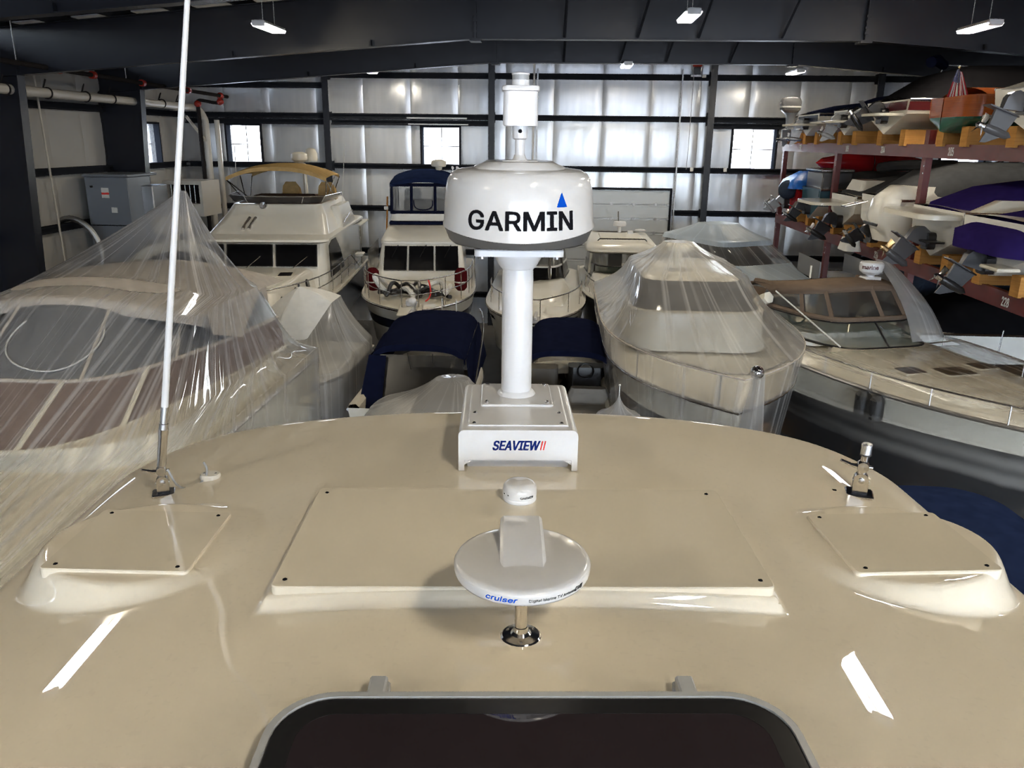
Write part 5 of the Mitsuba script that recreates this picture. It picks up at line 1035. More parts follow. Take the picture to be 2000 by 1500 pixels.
# ---------------------------------------------------------------- cruiser with brown canvas at right
k = thing('brown_canvas_cruiser', 'express cruiser with brown canvas enclosure and film over its foredeck at right', 'boat', Mx(7.75, 10.3, 0, 0.30))
H = Hull(11.0, 3.5, 3.25, 3.35, 0.7, 2.62, 0, 0, full=2.7, mid=0.55, rake=0.9, chine=0.94, flare=0.45)
build_hull(k, H, 'ivory_gel', 'bottom_dark', 'ivory_gel', deckargs=dict(camber=0.16))
H.rail(k, 0.30, 6.0, 6, inset=0.02, mid=False)
part(k, 'fender', mv(lathe([(0.0, 0.0), (0.10, 0.02), (0.15, 0.1), (0.15, 0.5), (0.08, 0.6), (0, 0.61)], 16), -1.53, 3.2, 2.75, s=0.8), 'rubber')
part(k, 'fender', mv(lathe([(0.0, 0.0), (0.10, 0.02), (0.15, 0.1), (0.15, 0.5), (0.08, 0.6), (0, 0.61)], 16), -1.58, 3.5, 2.75, s=0.8), 'rubber')
part(k, 'trunk', house([(2.2, 4.4, 0.9, 0, 3.6, 3.32), (1.9, 4.0, 0.8, 0, 3.8, 3.52)], taper=0.28), 'ivory_gel', 50)
for x, y, w, l in ((-0.72, 3.5, 0.40, 0.34), (0.0, 3.3, 0.55, 0.42), (0.72, 3.5, 0.36, 0.34)):
    d = part(k, 'deck_hatch', mv(plate(w + 0.08, l + 0.08, 0.04, 0.03), x, y, 3.50), 'ivory_gel', 40); part(d, 'glass', mv(plate(w, l, 0.03, 0.012), x, y, 3.528), 'glass_smoke', 40)
def u3(w, yf, ye, z, c=0.0):
    t = np.linspace(-1, 1, 37); return np.stack([w / 2 * np.sign(t) * np.abs(t) ** 0.85, yf + (ye - yf) * np.abs(t) ** 5, z + c * (1 - t * t)], 1)
a, b, c, d_ = u3(2.95, 4.95, 8.2, 3.52), u3(2.75, 5.45, 7.9, 3.92), u3(2.5, 5.95, 7.8, 4.40, 0.10), None
part(k, 'windshield', grid(np.array([a, (a + b) / 2, b])), 'green_glass', 40)
part(k, 'enclosure', grid(np.array([b, (b + c) / 2, c])), 'tint_vinyl', 40)
part(k, 'windshield_sill', tube(a, 0.025, 6), 'black_plastic'); part(k, 'windshield_rail', tube(b, 0.028, 6), 'black_plastic')
part(k, 'canvas_strip', tube(b + V(0, 0.01, 0.05), 0.05, 6), 'canvas_brown'); part(k, 'canvas_strip', tube(c - V(0, 0.02, 0.03), 0.06, 6), 'canvas_brown')
for q in (4, 8, 20, 27): part(k, 'canvas_strip', rod(b[q] + V(0, -0.01, 0), c[q] + V(0, -0.01, 0), 0.05, 4), 'canvas_brown')
part(k, 'windshield_post', rod(a[18], b[18], 0.02, 6), 'black_plastic')
tq = np.linspace(-1, 1, 25)
def ac(y, w, z, cr): return np.stack([w / 2 * tq, y + 1.3 * np.abs(tq) ** 6, z + cr * (1 - np.abs(tq) ** 2.2) - 0.15 * np.abs(tq) ** 9], 1)
part(k, 'canvas_top', grid(np.array([ac(5.92, 2.52, 4.32, 0.11), ac(5.9, 2.56, 4.40, 0.12), ac(6.1, 2.6, 4.46, 0.12), ac(6.45, 2.6, 4.49, 0.12), ac(6.8, 2.6, 4.45, 0.11), ac(7.15, 2.5, 4.30, 0.10)])), 'canvas_brown', 40)
for sd in (-1, 1): part(k, 'arch', tube(smoothpath([(sd * 1.66, 8.0, 3.4), (sd * 1.5, 7.5, 3.85), (sd * 1.38, 7.0, 4.15)], 6), 0.13, 6), 'ivory_gel')
for sd in (-1, 1): part(k, 'side_curtain', quad((sd * 1.5, 7.8, 3.5), (sd * 1.55, 9.0, 3.45), (sd * 1.34, 7.9, 4.25), (sd * 1.3, 7.2, 4.3), (sd, 0, 0)), 'canvas_brown', False)
part(k, 'dash', house([(2.4, 1.1, 0.3, 0, 6.3, 3.4), (2.3, 1.0, 0.3, 0, 6.4, 3.62)]), 'white_gel', 40)
part(k, 'steering_wheel', mv(trimesh.creation.torus(0.2, 0.02, major_sections=24, minor_sections=8), -0.75, 6.9, 3.8, rx=1.1), 'black_plastic')
for x in (-0.7, 0.6): part(k, 'helm_seat', house([(0.75, 0.3, 0.1, x, 7.6, 3.3), (0.7, 0.28, 0.1, x, 7.6, 4.05)]), 'vinyl_grey', 40)
part(k, 'wiper', rod((0.35, 5.2, 3.6), (0.05, 5.35, 3.85), 0.014, 5), 'black_plastic')
part(k, 'wind_meter', rod((-0.45, 5.6, 3.7), (-0.45, 5.6, 3.95), 0.02, 6), 'brass')
part(k, 'brace_pole', rod((-1.30, 6.9, 4.3), (-0.95, 5.1, 3.55), 0.016, 6), 'ink_white')
rd = part(k, 'radome', lathe([(0.09, 4.50), (0.08, 4.66), (0.15, 4.68), (0.22, 4.74), (0.235, 4.83), (0.23, 4.90), (0.20, 4.925), (0, 4.935)], 32, (0.50, 6.4, 0)), 'powder_white')
part(k, 'radome_foot', bx(0.32, 0.68, 6.27, 6.53, 4.54, 4.63, 0.02), 'powder_white')
part(rd, 'lettering', bend(text('marine', 0.075, 0.004, True), lambda z: 0.236, 4.80, (0.50, 6.4), -PI / 2 - 0.75), 'hull_maroon', False, label='maroon lettering')
part(k, 'short_aerial', rod((-0.75, 6.6, 4.6), (-0.75, 6.6, 4.85), 0.02, 6), 'ivory_gel')
n = 60
L_, R_ = np.array([H.at(y, 0, -1) for y in np.linspace(0.02, 7.2, n)]), np.array([H.at(y, 0, 1) for y in np.linspace(0.02, 7.2, n)])
rows = []
for z0, f in ((-2.0, 0.93), (-1.2, 1.02), (-0.4, 1.08), (0.20, 1.05), (0.30, 1.0)): rows.append(L_ * V(f, 1, 1) + V(0, -0.05, z0))
for u in np.linspace(0.04, 0.96, 22): rows.append(L_ * (1 - u) + R_ * u + np.stack([0 * L_[:, 0], 0 * L_[:, 0], 0.30 + 0 * L_[:, 0]], 1))
for z0, f in ((0.30, 1.0), (0.20, 1.02), (-0.4, 1.02), (-1.2, 0.98), (-2.0, 0.93)): rows.append(R_ * V(f, 1, 1) + V(0, -0.05, z0))
P = np.array(rows).transpose(1, 0, 2); keep = P.copy()
for i in range(n):   # stop at the windshield: film runs up only outside it
    y = np.linspace(0.02, 7.2, n)[i]
    if y > 4.7: 
        w = np.abs(P[i, 5:27, 0]) < 1.6; P[i, 5:27, 1] = np.where(w, np.minimum(P[i, 5:27, 1], 4.75), P[i, 5:27, 1])
P = P + (fib(P * V(1.2, 5, 1.2), 1.0, 31)[..., None] - 0.5) * V(0.0, 0.0, 0.06) + (fib(P * V(2, 6, 0.5), 1.0, 33)[..., None] - 0.5) * V(0.03, 0, 0)
film_part(k, 'film', P, False, 'film_deck', 'clear film over foredeck and hull', nu=40)
top_ = smoothpath([(0.62, 6.5, 4.98), (0.95, 6.3, 4.86), (1.25, 6.7, 4.66), (1.42, 7.6, 4.5)], 12); bot_ = smoothpath([(0.45, 4.9, 3.62), (1.0, 4.85, 3.66), (1.62, 5.6, 3.6), (1.9, 7.6, 3.5)], 12)
P = np.array([top_ * (1 - v) + bot_ * v + V(0.06, -0.14, 0) * math.sin(PI * v) for v in np.linspace(0, 1, 26)])
P = P + (fib(P * V(7, 7, 1.2), 1.0, 35)[..., None] - 0.5) * V(0.10, 0.14, 0)
film_part(k, 'film_curtain', P, False, 'film_milky', 'crinkled film hanging from the canvas top', nu=30)

k = thing('blue_canvas_boat', 'boat under a plain dark blue canvas close to the right edge of the hardtop', 'boat')
H = Hull(6.4, 2.3, 2.6, 2.7, 0.6, 1.4, 3.75, 3.2, full=2.4)
build_hull(k, H, 'white_gel', 'bottom_dark')
part(k, 'canvas_top', loft([np.c_[resamp(np.c_[rloop(w, l, r_, 10) + V(3.78, 6.2), np.zeros(40)], 80)[:, :2], np.full(80, z)] for w, l, r_, z in ((2.1, 4.0, 0.7, 2.7), (2.0, 3.9, 0.7, 3.3), (1.75, 3.65, 0.6, 3.68), (1.3, 3.2, 0.5, 3.84), (0.7, 2.4, 0.3, 3.9))]), 'canvas_blue', 60)

# ---------------------------------------------------------------- steel boat rack along the right side
UY = [29.5, 23.9, 18.2, 9.4]
LEV = [(6.94, 7.21), (4.50, 4.80)]
rack = thing('boat_rack', 'tall dark red steel rack holding two tiers of boats along the right wall', 'rack')
for x in (7.8, 12.6):
    for y in UY:
        u = part(rack, 'upright', cat(bx(x - 0.07, x - 0.055, y - 0.10, y + 0.10, 0, 7.5), bx(x - 0.07, x + 0.07, y - 0.10, y - 0.085, 0, 7.5), bx(x - 0.07, x + 0.07, y + 0.085, y + 0.10, 0, 7.5)), 'rack_red', False)
        if x < 8:
            for z in (6.75, 6.6, 4.3, 4.15): part(u, 'bolt', bx(x - 0.085, x - 0.065, y - 0.07, y - 0.05, z, z + 0.03), 'galv', False)
num = iter((('203', 20.9), ('204', 21.6), ('205', 17.0), ('206', 15.0)))
NUM = {0: [('202', 27.3), ('203', 22.9), ('204', 20.4), ('205', 16.9)], 1: [('224', 25.6), ('225', 22.3), ('226', 19.9), ('227', 16.2), ('228', 14.0)]}
for lv, (z0, z1) in enumerate(LEV):
    for x in (7.8, 12.6):
        for ya_, yb_ in zip(UY[1:], UY[:-1]):
            b = part(rack, 'beam', cat(bx(x - 0.12, x - 0.10, ya_, yb_, z0, z1), bx(x - 0.12, x - 0.02, ya_, yb_, z0, z0 + 0.02), bx(x - 0.12, x - 0.02, ya_, yb_, z1 - 0.02, z1)), 'rack_red', False)
            if x < 8:
                for tx_, y in NUM[lv]:
                    if ya_ < y < yb_:
                        m = text(tx_, 0.15, 0.004, True, 0.62); v = m.vertices
                        part(b, 'number', tm(np.c_[7.678 - v[:, 2], y - v[:, 0], v[:, 1] + z0 + 0.06], m.faces), 'ink_white', False, label='white number ' + tx_)
for ya_, yb_ in zip(UY[1:], UY[:-1]):
    for z0, z1 in ((5.0, 6.9), (1.2, 4.4)):
        for p, q in (((ya_, z0), (yb_, z1)), ((ya_, z1), (yb_, z0))): part(rack, 'cross_brace', rod((12.5, p[0], p[1]), (12.5, q[0], q[1]), 0.018, 5), 'steel_navy', False)
for x in (7.8,):
    for y in UY:
        part(rack, 'cross_brace', rod((7.9, y, 5.0), (12.5, y, 6.9), 0.018, 5), 'rack_red', False)

def skirtloft(rs): return loft(rs)
def sterndrive(k, L, z, m, tilt=0.7, sc=1.0, prop='steel'):
    sc *= 0.85
    R = lambda me: mv(mv(me, rx=tilt, s=sc), 0, L + 0.05, z)
    part(k, 'gimbal', mv(loft([np.c_[rloop(0.34, 0.34, 0.08)[:, 0], np.full(24, L + q), rloop(0.34, 0.34, 0.08)[:, 1] + z] for q in (-0.02, 0.16)]), 0, 0, 0), 'black_plastic', 40)
    d = part(k, 'sterndrive', R(hull([(sx * w, y, zz) for sx in (-1, 1) for w, y, zz in ((0.07, 0.02, 0.10), (0.05, 0.26, 0.13), (0.08, 0.36, 0.06), (0.08, 0.40, -0.04), (0.08, 0.02, -0.14), (0.06, 0.38, -0.22))])), m, 40)
    part(d, 'anti_cavitation_plate', R(hull([(sx * w, y, zz) for sx in (-1, 1) for w, y in ((0.05, 0.06), (0.13, 0.22), (0.13, 0.62)) for zz in (-0.25, -0.23)])), m, False)
    part(d, 'leg', R(hull([(sx * 0.035, y, zz) for sx in (-1, 1) for y, zz in ((0.08, -0.24), (0.46, -0.24), (0.14, -0.52), (0.44, -0.52))])), m, 40)
    part(d, 'gearcase', R(mv(lathe([(0.0, -0.28), (0.06, -0.2), (0.075, 0.0), (0.07, 0.16), (0.05, 0.2)], 16), 0, 0.28, -0.56, rx=-PI / 2)), m, 40)
    part(d, 'skeg', R(hull([(sx * 0.012, y, zz) for sx in (-1, 1) for y, zz in ((0.14, -0.6), (0.42, -0.6), (0.36, -0.78), (0.44, -0.8))])), m, False)
    part(d, 'propeller', R(mv(cat(lathe([(0.0, -0.06), (0.05, -0.05), (0.05, 0.06), (0, 0.1)], 12), [mv(hull([(0.03, -0.03, -0.02), (0.19, -0.06, -0.03), (0.2, 0.06, 0.03), (0.03, 0.03, 0.02), (0.12, 0.0, 0.012)]), rz=a) for a in (0.3, 2.4, 4.5)]), 0, 0.54, -0.56, rx=-PI / 2)), prop, 30)
def outboard(k, L, z, m, cowl, tilt=0.0):
    R = lambda me: mv(mv(me, rx=tilt), 0, L + 0.22, z)
    d = part(k, 'outboard', R(loft([ringz(w, l, 0.10, 0, yy, zz) for w, l, yy, zz in ((0.30, 0.44, 0.02, 0.12), (0.40, 0.62, 0.04, 0.22), (0.42, 0.66, 0.04, 0.45), (0.36, 0.56, 0.04, 0.58), (0.2, 0.3, 0.02, 0.62))])), cowl, 40)
    part(d, 'cowl_band', R(loft([ringz(0.425, 0.67, 0.10, 0, 0.04, zz) for zz in (0.28, 0.33)])), 'ink_white', 40)
    part(d, 'mid_section', R(loft([ringz(w, l, 0.05, 0, yy, zz) for w, l, yy, zz in ((0.30, 0.42, 0.02, 0.14), (0.20, 0.28, 0.0, 0.0), (0.16, 0.26, 0.0, -0.35), (0.24, 0.40, 0.06, -0.42))])), m, 40)
    part(d, 'leg', R(hull([(sx * 0.04, y, zz) for sx in (-1, 1) for y, zz in ((-0.10, -0.42), (0.24, -0.42), (-0.05, -0.72), (0.22, -0.72))])), m, 40)
    part(d, 'gearcase', R(mv(lathe([(0.0, -0.3), (0.06, -0.2), (0.075, 0.0), (0.05, 0.2)], 14), 0, 0.08, -0.72, rx=-PI / 2)), m, 40)
    part(d, 'skeg', R(hull([(sx * 0.01, y, zz) for sx in (-1, 1) for y, zz in ((-0.05, -0.76), (0.2, -0.76), (0.12, -0.95), (0.2, -0.95))])), m, False)
    part(d, 'propeller', R(mv(cat(lathe([(0.0, -0.06), (0.045, -0.05), (0.045, 0.06), (0, 0.1)], 12), [mv(hull([(0.03, -0.03, -0.02), (0.16, -0.06, -0.03), (0.17, 0.06, 0.03), (0.03, 0.03, 0.02), (0.1, 0, 0.01)]), rz=a) for a in (0.3, 2.4, 4.5)]), 0, 0.33, -0.72, rx=-PI / 2)), 'black_plastic', 30)
    part(d, 'lettering', R(mv(upright(text('MOTOR', 0.05, 0.004, True)), 0.0, 0.0, 0.0)) if False else R(bx(-0.1, 0.1, 0.372, 0.376, 0.40, 0.45)), 'ink_white', False)
def rack_boat(name, label, y, zb, W, side, bottom, xs=7.15, L=5.6, dep=0.85, stripe=None, cover=None, ch=0.5, platform=None, bunks=True, full=2.2, gel='ivory_gel', notch=True):
    k = thing(name, label, 'boat', Mx(xs + L, y, zb, PI / 2), None)
    H = Hull(L, W, dep, dep + 0.15, 0.0, 0.42, 0, 0, full=full, mid=0.6, rake=0.7, chine=0.92)
    part(k, 'hull', H.band(0, 1, 6), side, 40); part(k, 'hull_bottom', H.band(1, 2, 4), bottom, 40); part(k, 'transom', H.transom(), side, False); part(k, 'rub_rail', H.rub(0.03), 'steel')
    part(k, 'deck', H.deck(camber=0.05, y1=L * (1 if cover else 0.99)), gel, 40)
    if stripe: part(k, 'stripe', H.band(stripe[0], stripe[1], 3, 0.006), stripe[2], 40)
    part(k, 'transom_band', pl3([(-W * 0.45, L + 0.004, dep - 0.04), (W * 0.45, L + 0.004, dep - 0.04), (W * 0.44, L + 0.004, dep - 0.22), (-W * 0.44, L + 0.004, dep - 0.22)], (0, 0.012, 0)), stripe[2] if stripe else side, False)
    if cover:
        part(k, 'cover', loft([ringz(W * 0.98, L * 0.94, W * 0.3, 0, L * 0.52, dep - 0.02, taper=0.0), ringz(W * 0.97, L * 0.93, W * 0.3, 0, L * 0.52, dep + 0.08), ringz(W * 0.72, L * 0.66, W * 0.2, 0, L * 0.52, dep + ch * 0.75), ringz(W * 0.3, L * 0.45, W * 0.1, 0, L * 0.5, dep + ch)]), cover, 50)
    if platform: part(k, 'swim_platform', mv(plate(W * 0.8, 0.7, 0.16, 0.06, 0.015), 0, L + 0.22, dep - 0.34), gel, 40)
    if bunks:
        for xx in (-W * 0.27, W * 0.27): part(rack, 'bunk', bx(7.62, 12.7, y + xx - 0.14, y + xx + 0.14, zb - 0.02 - 0.23, zb + 0.10), 'timber', False)
    return k, H, L
Z1, Z2 = 7.42, 5.03
k, H, L = rack_boat('yellow_hull_skiff', 'pale yellow skiff with a grey outboard at the far end of the top rack', 28.5, Z1, 1.8, 'ivory_gel', 'ivory_gel', xs=7.80, dep=0.6, cover=None)
outboard(k, L, 0.62, 'duct_grey', 'hull_grey')
for q in (-0.6, 0.2): part(k, 'seat_frame', tube([(q - 0.25, 2.5, 0.7), (q - 0.25, 2.5, 1.25), (q + 0.25, 2.5, 1.25), (q + 0.25, 2.5, 0.7)], 0.02, 6), 'steel')
k, H, L = rack_boat('navy_striped_runabout', 'white runabout with a navy stripe and silver sterndrive on the top rack', 26.2, Z1, 2.2, 'white_gel', 'white_gel', xs=7.50, dep=0.62, stripe=(0.02, 0.35, 'hull_navy'), cover='canvas_navy', ch=0.35, platform=True)
sterndrive(k, L, 0.35, 'galv', 0.1)
k, H, L = rack_boat('silver_runabout', 'white runabout with a navy rolled bimini, third from left on the top rack', 22.9, Z1, 2.1, 'white_gel', 'white_gel', xs=7.55, dep=0.64, stripe=(0.0, 0.25, 'alu_paint'), cover='canvas_navy', ch=0.45, platform=True)
sterndrive(k, L, 0.35, 'alu_paint', 0.35)
part(k, 'rolled_bimini', tube(smoothpath([(-0.9, 4.0, 1.75), (-0.3, 3.6, 1.86), (0.5, 3.2, 1.88), (0.9, 2.9, 1.84)], 6), 0.13, 10), 'canvas_navy'); part(k, 'bimini_frame', tube([(0.9, 3.2, 0.9), (0.9, 2.9, 1.84), (0.9, 2.0, 1.8)], 0.03, 6), 'steel')
k, H, L = rack_boat('maroon_striped_cruiser', 'cream cruiser with a maroon stripe beside the wooden boat on the top rack', 19.9, Z1, 2.5, 'ivory_gel', 'ivory_gel', xs=7.45, dep=0.72, stripe=(0.15, 0.75, 'hull_maroon'), cover='canvas_black', ch=0.75, platform=True)
sterndrive(k, L, 0.4, 'black_plastic', 0.9, 1.15)
part(k, 'coaming', loft([ringz(2.3, 3.0, 0.4, 0, 4.0, 0.70), ringz(2.0, 2.6, 0.35, 0, 3.8, 0.98)]), 'ivory_gel', 40)
k = thing('mahogany_runabout', 'varnished mahogany runabout with a rounded stern and green bottom on the top rack', 'boat', Mx(7.7 + 5.6, 16.85, Z1, PI / 2))
L = 5.6; H = Hull(L, 1.9, 0.68, 0.74, 0.0, 0.26, 0, 0, full=2.3, mid=0.6, rake=0.6, chine=0.94)
part(k, 'hull', H.band(0.0, 0.86, 6), 'varnish', 40); part(k, 'boot_stripe', H.band(0.86, 1.0, 3, 0.004), 'ink_white', 40); part(k, 'hull_bottom', H.band(1, 2, 4), 'bottom_green', 40)
q = np.array([H.at(L, v, 1) for v in np.linspace(0, 2, 14)]); full_ = np.vstack([q, q[::-1][1:] * V(-1, 1, 1)])
bulge = [full_ * V(f, 1, 1) + V(0, dy, 0) + (V(0, 0, 0.42) - full_ * V(0, 0, 1)) * (1 - fz_) for f, fz_, dy in ((1, 1, 0), (0.97, 1.0, 0.12), (0.85, 0.97, 0.24), (0.6, 0.93, 0.31), (0.02, 0.9, 0.34))]
tr = grid(np.array(bulge)); cz = tr.triangles_center[:, 2]
for nm, sg, mm in (('stern', 1, 'varnish'), ('stern_bottom', -1, 'bottom_green')): part(k, nm, tr.slice_plane([0, 0, 0.29], [0, 0, sg]), mm, 40)
part(k, 'deck', H.deck(camber=0.16), 'varnish', 40)
part(k, 'corner_trim', tube(np.vstack([q[:7]]) + V(0.004, 0.01, 0), 0.02, 6), 'chrome')
part(k, 'stern_cover', loft([ringz(1.5, 2.4, 0.3, 0, 3.2, 0.76), ringz(1.0, 2.0, 0.3, 0, 3.2, 0.95)]), 'canvas_slate', 40)
for xx in (-0.5, 0.5): part(rack, 'bunk', bx(7.62, 12.7, 16.85 + xx - 0.14, 16.85 + xx + 0.14, Z1 - 0.25, Z1 + 0.12), 'timber', False)
def flag_fn(p, n, uv):
    s = dr.floor(uv.y * 13); red = dr.select((s - 2 * dr.floor(s / 2)) < 0.5, 1.0, 0.0)
    c = mix((0.6, 0.58, 0.55), (0.34, 0.03, 0.04), red); can = (uv.x < 0.45) & (uv.y < 0.54)
    st = dr.square(uv.x * 22 - dr.floor(uv.x * 22) - 0.5) + dr.square(uv.y * 14 - dr.floor(uv.y * 14) - 0.5)
    return dr.select(can, dr.select(st < 0.07, mi.Color3f(0.6), mi.Color3f(0.02, 0.025, 0.12)), c)
matte('flag_print', proc(flag_fn))
fl = thing('stern_flag', 'small stars and stripes flag hanging from its staff on the wooden boat stern', 'flag', Mx(7.5, 16.6, Z1 + 0.62, -1.99, 0.55))
part(fl, 'staff', rod((0.12, 0, -0.06), (-0.18, -0.1, 1.02), 0.014, 8), 'steel')
part(fl, 'finial', mv(trimesh.creation.icosphere(2, 0.045), -0.185, -0.1, 1.05), 'brass')
u, v = np.meshgrid(np.linspace(0, 1, 24), np.linspace(0, 1, 20))
P = np.stack([-0.175 + 0.30 * v * 0 + 0.2 * (1 - v) * 0 + 0.30 * (u * 0.9) * 0.3 - 0.0 * u + 0.03 * np.sin(9 * v + 3 * u), -0.1 + (0.15 + 0.55 * u) * (v - 0.35) + 0.02 * np.sin(14 * v), 0.98 - 0.90 * u - 0.10 * v], -1)
g = grid(P); key = uniq(fl + '__cloth'); scene[key] = {**mikit.ply(g, 'flag_print', smooth=True, uv=np.stack([u, v], -1).reshape(-1, 2)), 'to_world': T(place[fl].tolist())}
k, H, L = rack_boat('big_white_cruiser', 'white cruiser with a large grey drive at the right end of the top rack', 14.0, Z1, 2.5, 'white_gel', 'ivory_gel', xs=7.50, dep=0.72, cover=None)
sterndrive(k, L, 0.42, 'hull_grey', 0.35, 1.15)
part(k, 'superstructure', loft([ringz(2.5, 4.6, 0.5, 0, L - 2.2, 0.70), ringz(2.4, 4.0, 0.5, 0, L - 2.3, 0.84), ringz(1.9, 2.6, 0.4, 0, L - 2.4, 1.06), ringz(1.6, 2.0, 0.4, 0, L - 2.4, 1.10)]), 'white_gel', 50)

k, H, L = rack_boat('red_runabout', 'red and white runabout under a bright blue tarpaulin at far end of the middle rack', 27.2, Z2, 1.9, 'hull_red', 'white_gel', xs=7.45, dep=0.8, cover=None)
part(k, 'tarp', loft([ringz(1.7, 2.6, 0.3, -0.35, 4.6, 0.8), ringz(1.5, 2.4, 0.3, -0.35, 4.6, 1.05), ringz(0.7, 1.9, 0.2, -0.2, 4.4, 1.32)]), 'tarp_blue', 40, label='bright blue tarpaulin')
sterndrive(k, L, 0.3, 'alu_paint', 0.8)
part(k, 'motor_bag', mv(trimesh.creation.icosphere(2, 0.3), -0.55, L + 0.2, 0.75, s=None), 'tarp_dark')
k, H, L = rack_boat('teal_runabout', 'teal boat with a square silver hatch and black sterndrive on the middle rack', 25.05, Z2, 1.8, 'hull_teal', 'white_gel', xs=7.50, dep=0.9, cover='canvas_slate', ch=0.5)
sterndrive(k, L, 0.3, 'black_plastic', 0.55)
part(k, 'stern_box', bx(-0.75, 0.75, L - 0.9, L - 0.05, 0.85, 1.38, 0.04), 'hull_grey', 40); part(k, 'box_lid', bx(-0.8, 0.8, L - 0.95, L, 1.38, 1.46, 0.03), 'alu')
one('red_kayak', 'red kayak lying on the boats at the far end of the middle rack', 'kayak', mv(lathe([(0.0, -1.7), (0.16, -1.5), (0.3, -0.7), (0.32, 0.0), (0.3, 0.7), (0.16, 1.5), (0.0, 1.7)], 18), 9.7, 26.6, 6.62, ry=PI / 2), 'hull_red')
part('red_kayak', 'strap', mv(trimesh.creation.torus(0.315, 0.015, major_sections=24, minor_sections=6), 9.7, 26.6, 6.62, ry=PI / 2), 'black_plastic')
k, H, L = rack_boat('swim_platform_boat', 'white boat with a long swim platform and black drive on the middle rack', 22.6, Z2, 2.0, 'white_gel', 'white_gel', xs=7.65, cover='canvas_slate', ch=0.55)
part(k, 'swim_platform', mv(plate(1.7, 1.1, 0.3, 0.08, 0.02), 0, L + 0.5, 0.62), 'ivory_gel', 40)
part(k, 'engine_hatch', loft([ringz(1.3, 0.9, 0.15, 0, L - 0.6, 0.85), ringz(1.0, 0.6, 0.12, 0, L - 0.6, 1.25)]), 'white_gel', 40)
sterndrive(k, L, 0.15, 'black_plastic', 0.5, 1.2)
part(k, 'rolled_canvas', tube(smoothpath([(0.9, 4.4, 1.55), (0.2, 4.2, 1.62), (-0.9, 3.2, 1.66)], 6), 0.14, 8), 'canvas_slate')
k, H, L = rack_boat('round_stern_cruiser', 'rounded white cruiser with a bow-shaped stern quarter and dark slot, mid tier', 19.65, Z2, 2.4, 'white_gel', 'white_gel', xs=7.50, dep=1.0, cover='canvas_slate', ch=0.8)
part(k, 'stern_quarter', loft([ringz(1.2, 1.6, 0.55, -0.5, L - 0.6, 0.05), ringz(1.5, 1.9, 0.7, -0.5, L - 0.55, 0.6), ringz(1.45, 1.8, 0.65, -0.5, L - 0.6, 1.0), ringz(1.0, 1.3, 0.4, -0.5, L - 0.7, 1.28)]), 'white_gel', 60)
part(k, 'slot', bx(-1.0, -0.2, L + 0.36, L + 0.41, 0.40, 0.46, 0.01), 'black_plastic', False)
part(k, 'ladder', cat(*[rod((0.5 + q, L + 0.1, 0.85), (0.5 + q, L + 0.6, 0.72), 0.02, 6) for q in (0, 0.3)], rod((0.5, L + 0.6, 0.72), (0.8, L + 0.6, 0.72), 0.02, 6), rod((0.5, L + 0.3, 0.8), (0.8, L + 0.3, 0.8), 0.02, 6)), 'steel')
sterndrive(k, L, 0.1, 'hull_black', 0.9, 1.0)
part(k, 'rag', loft([ringz(0.7, 0.4, 0.1, 0.75, L + 0.3, -0.35), ringz(0.5, 0.3, 0.08, 0.75, L + 0.3, -0.05)]), 'canvas_white', 30)
k, H, L = rack_boat('purple_covered_runabout', 'cream runabout with a big swim deck and purple cover on the middle rack', 16.9, Z2, 2.3, 'white_gel', 'ivory_gel', xs=7.60, dep=0.95, cover='canvas_purple', ch=0.55)
part(k, 'swim_platform', mv(plate(2.2, 1.0, 0.35, 0.10, 0.02), 0, L + 0.25, 0.80), 'ivory_gel', 40)
part(k, 'side_coaming', loft([ringz(0.3, 2.4, 0.1, -1.0, L - 1.3, 0.93), ringz(0.2, 1.8, 0.08, -1.0, L - 1.5, 1.18)]), 'ivory_gel', 40)
for x in (-0.35, 0.35): part(k, 'trim_tab', bx(x - 0.25, x + 0.25, L + 0.02, L + 0.32, 0.30, 0.34, 0.01), 'black_plastic')
sterndrive(k, L, 0.3, 'hull_grey', 0.6, 1.35, 'brass')
k, H, L = rack_boat('purple_wrapped_boat', 'boat fully draped in dark purple canvas with a black drive, right end of middle rack', 14.35, Z2, 2.4, 'white_gel', 'ivory_gel', xs=7.50, dep=0.95, cover=None)
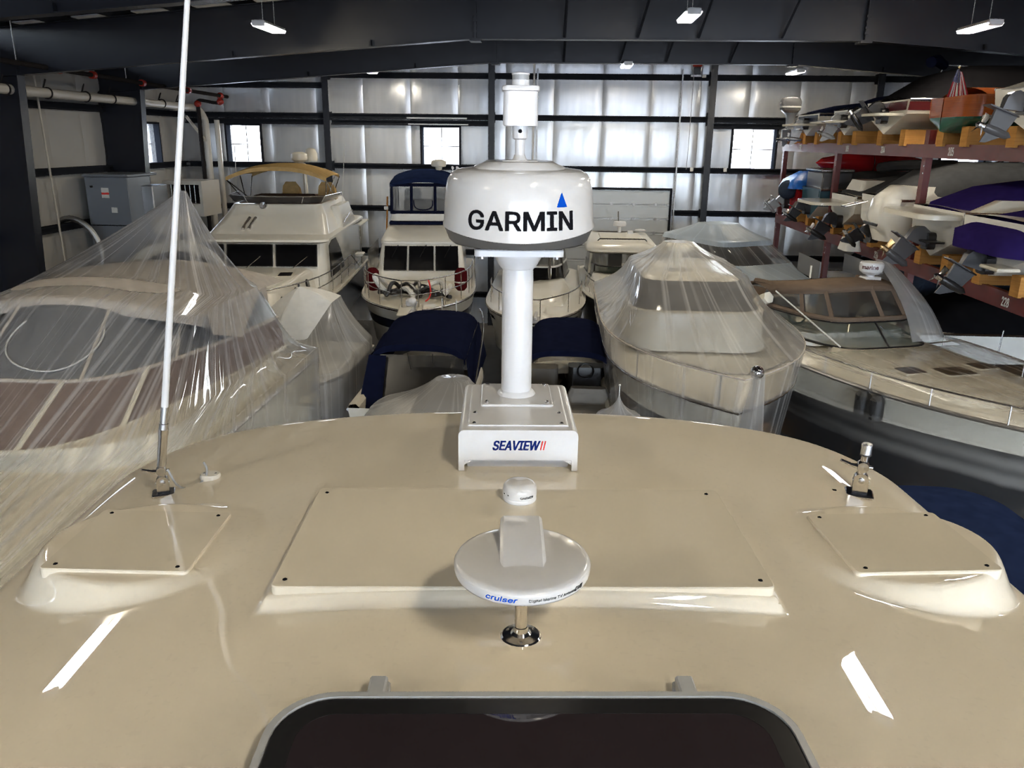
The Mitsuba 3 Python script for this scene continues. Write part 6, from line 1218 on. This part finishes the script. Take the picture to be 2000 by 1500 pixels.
part(k, 'cover', loft([ringz(2.6, 5.9, 0.7, 0, 3.0, 0.42), ringz(2.62, 5.9, 0.7, 0, 3.0, 0.72), ringz(2.3, 5.2, 0.6, 0, 2.8, 0.95), ringz(0.8, 2.6, 0.3, 0, 2.0, 1.45)]), 'canvas_purple', 60)
sterndrive(k, L, 0.2, 'black_plastic', 0.5, 1.25, 'chrome')
part(k, 'trim_tab', bx(-1.0, -0.4, L + 0.02, L + 0.4, 0.2, 0.26, 0.02), 'ivory_gel')
# bottom tier, in the dark under the rack
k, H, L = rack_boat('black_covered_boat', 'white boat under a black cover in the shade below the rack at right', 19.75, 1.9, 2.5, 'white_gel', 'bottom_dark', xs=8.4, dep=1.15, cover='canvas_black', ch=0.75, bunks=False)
for x in (-0.6, 0.5): part(k, 'rail_pole', rod((x, L - 0.4, 1.0), (x + 0.5, L + 0.2, 1.9), 0.014, 5), 'steel')
part(k, 'trailer', cat(bx(-0.9, -0.8, 0.5, 5.4, -1.9, -0.02), bx(0.8, 0.9, 0.5, 5.4, -1.9, -0.02)), 'steel_navy', False)
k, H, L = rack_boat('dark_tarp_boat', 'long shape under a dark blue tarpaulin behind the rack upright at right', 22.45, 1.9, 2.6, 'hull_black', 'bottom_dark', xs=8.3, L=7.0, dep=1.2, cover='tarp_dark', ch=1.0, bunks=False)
part(k, 'trailer', cat(bx(-0.9, -0.8, 0.5, 6.4, -1.9, -0.02), bx(0.8, 0.9, 0.5, 6.4, -1.9, -0.02)), 'steel_navy', False)
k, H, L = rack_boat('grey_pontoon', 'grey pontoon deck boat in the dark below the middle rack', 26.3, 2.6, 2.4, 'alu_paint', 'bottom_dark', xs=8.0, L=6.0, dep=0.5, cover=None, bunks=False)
for q in range(4): part(k, 'fence_panel', bx(-1.15, 1.15, L - 0.1 - q * 1.5, L - 0.06 - q * 1.5, 0.5, 1.1), 'alu_paint', False)
part(k, 'trailer', cat(bx(-0.9, -0.8, 0.5, 5.4, -2.6, -0.02), bx(0.8, 0.9, 0.5, 5.4, -2.6, -0.02)), 'steel_navy', False)
one('aluminium_pole', 'thin pale boat hook leaning in the dark gap at the right edge', 'pole', rod((8.75, 16.2, 0.0), (9.35, 16.9, 3.5), 0.014, 6), 'alu')
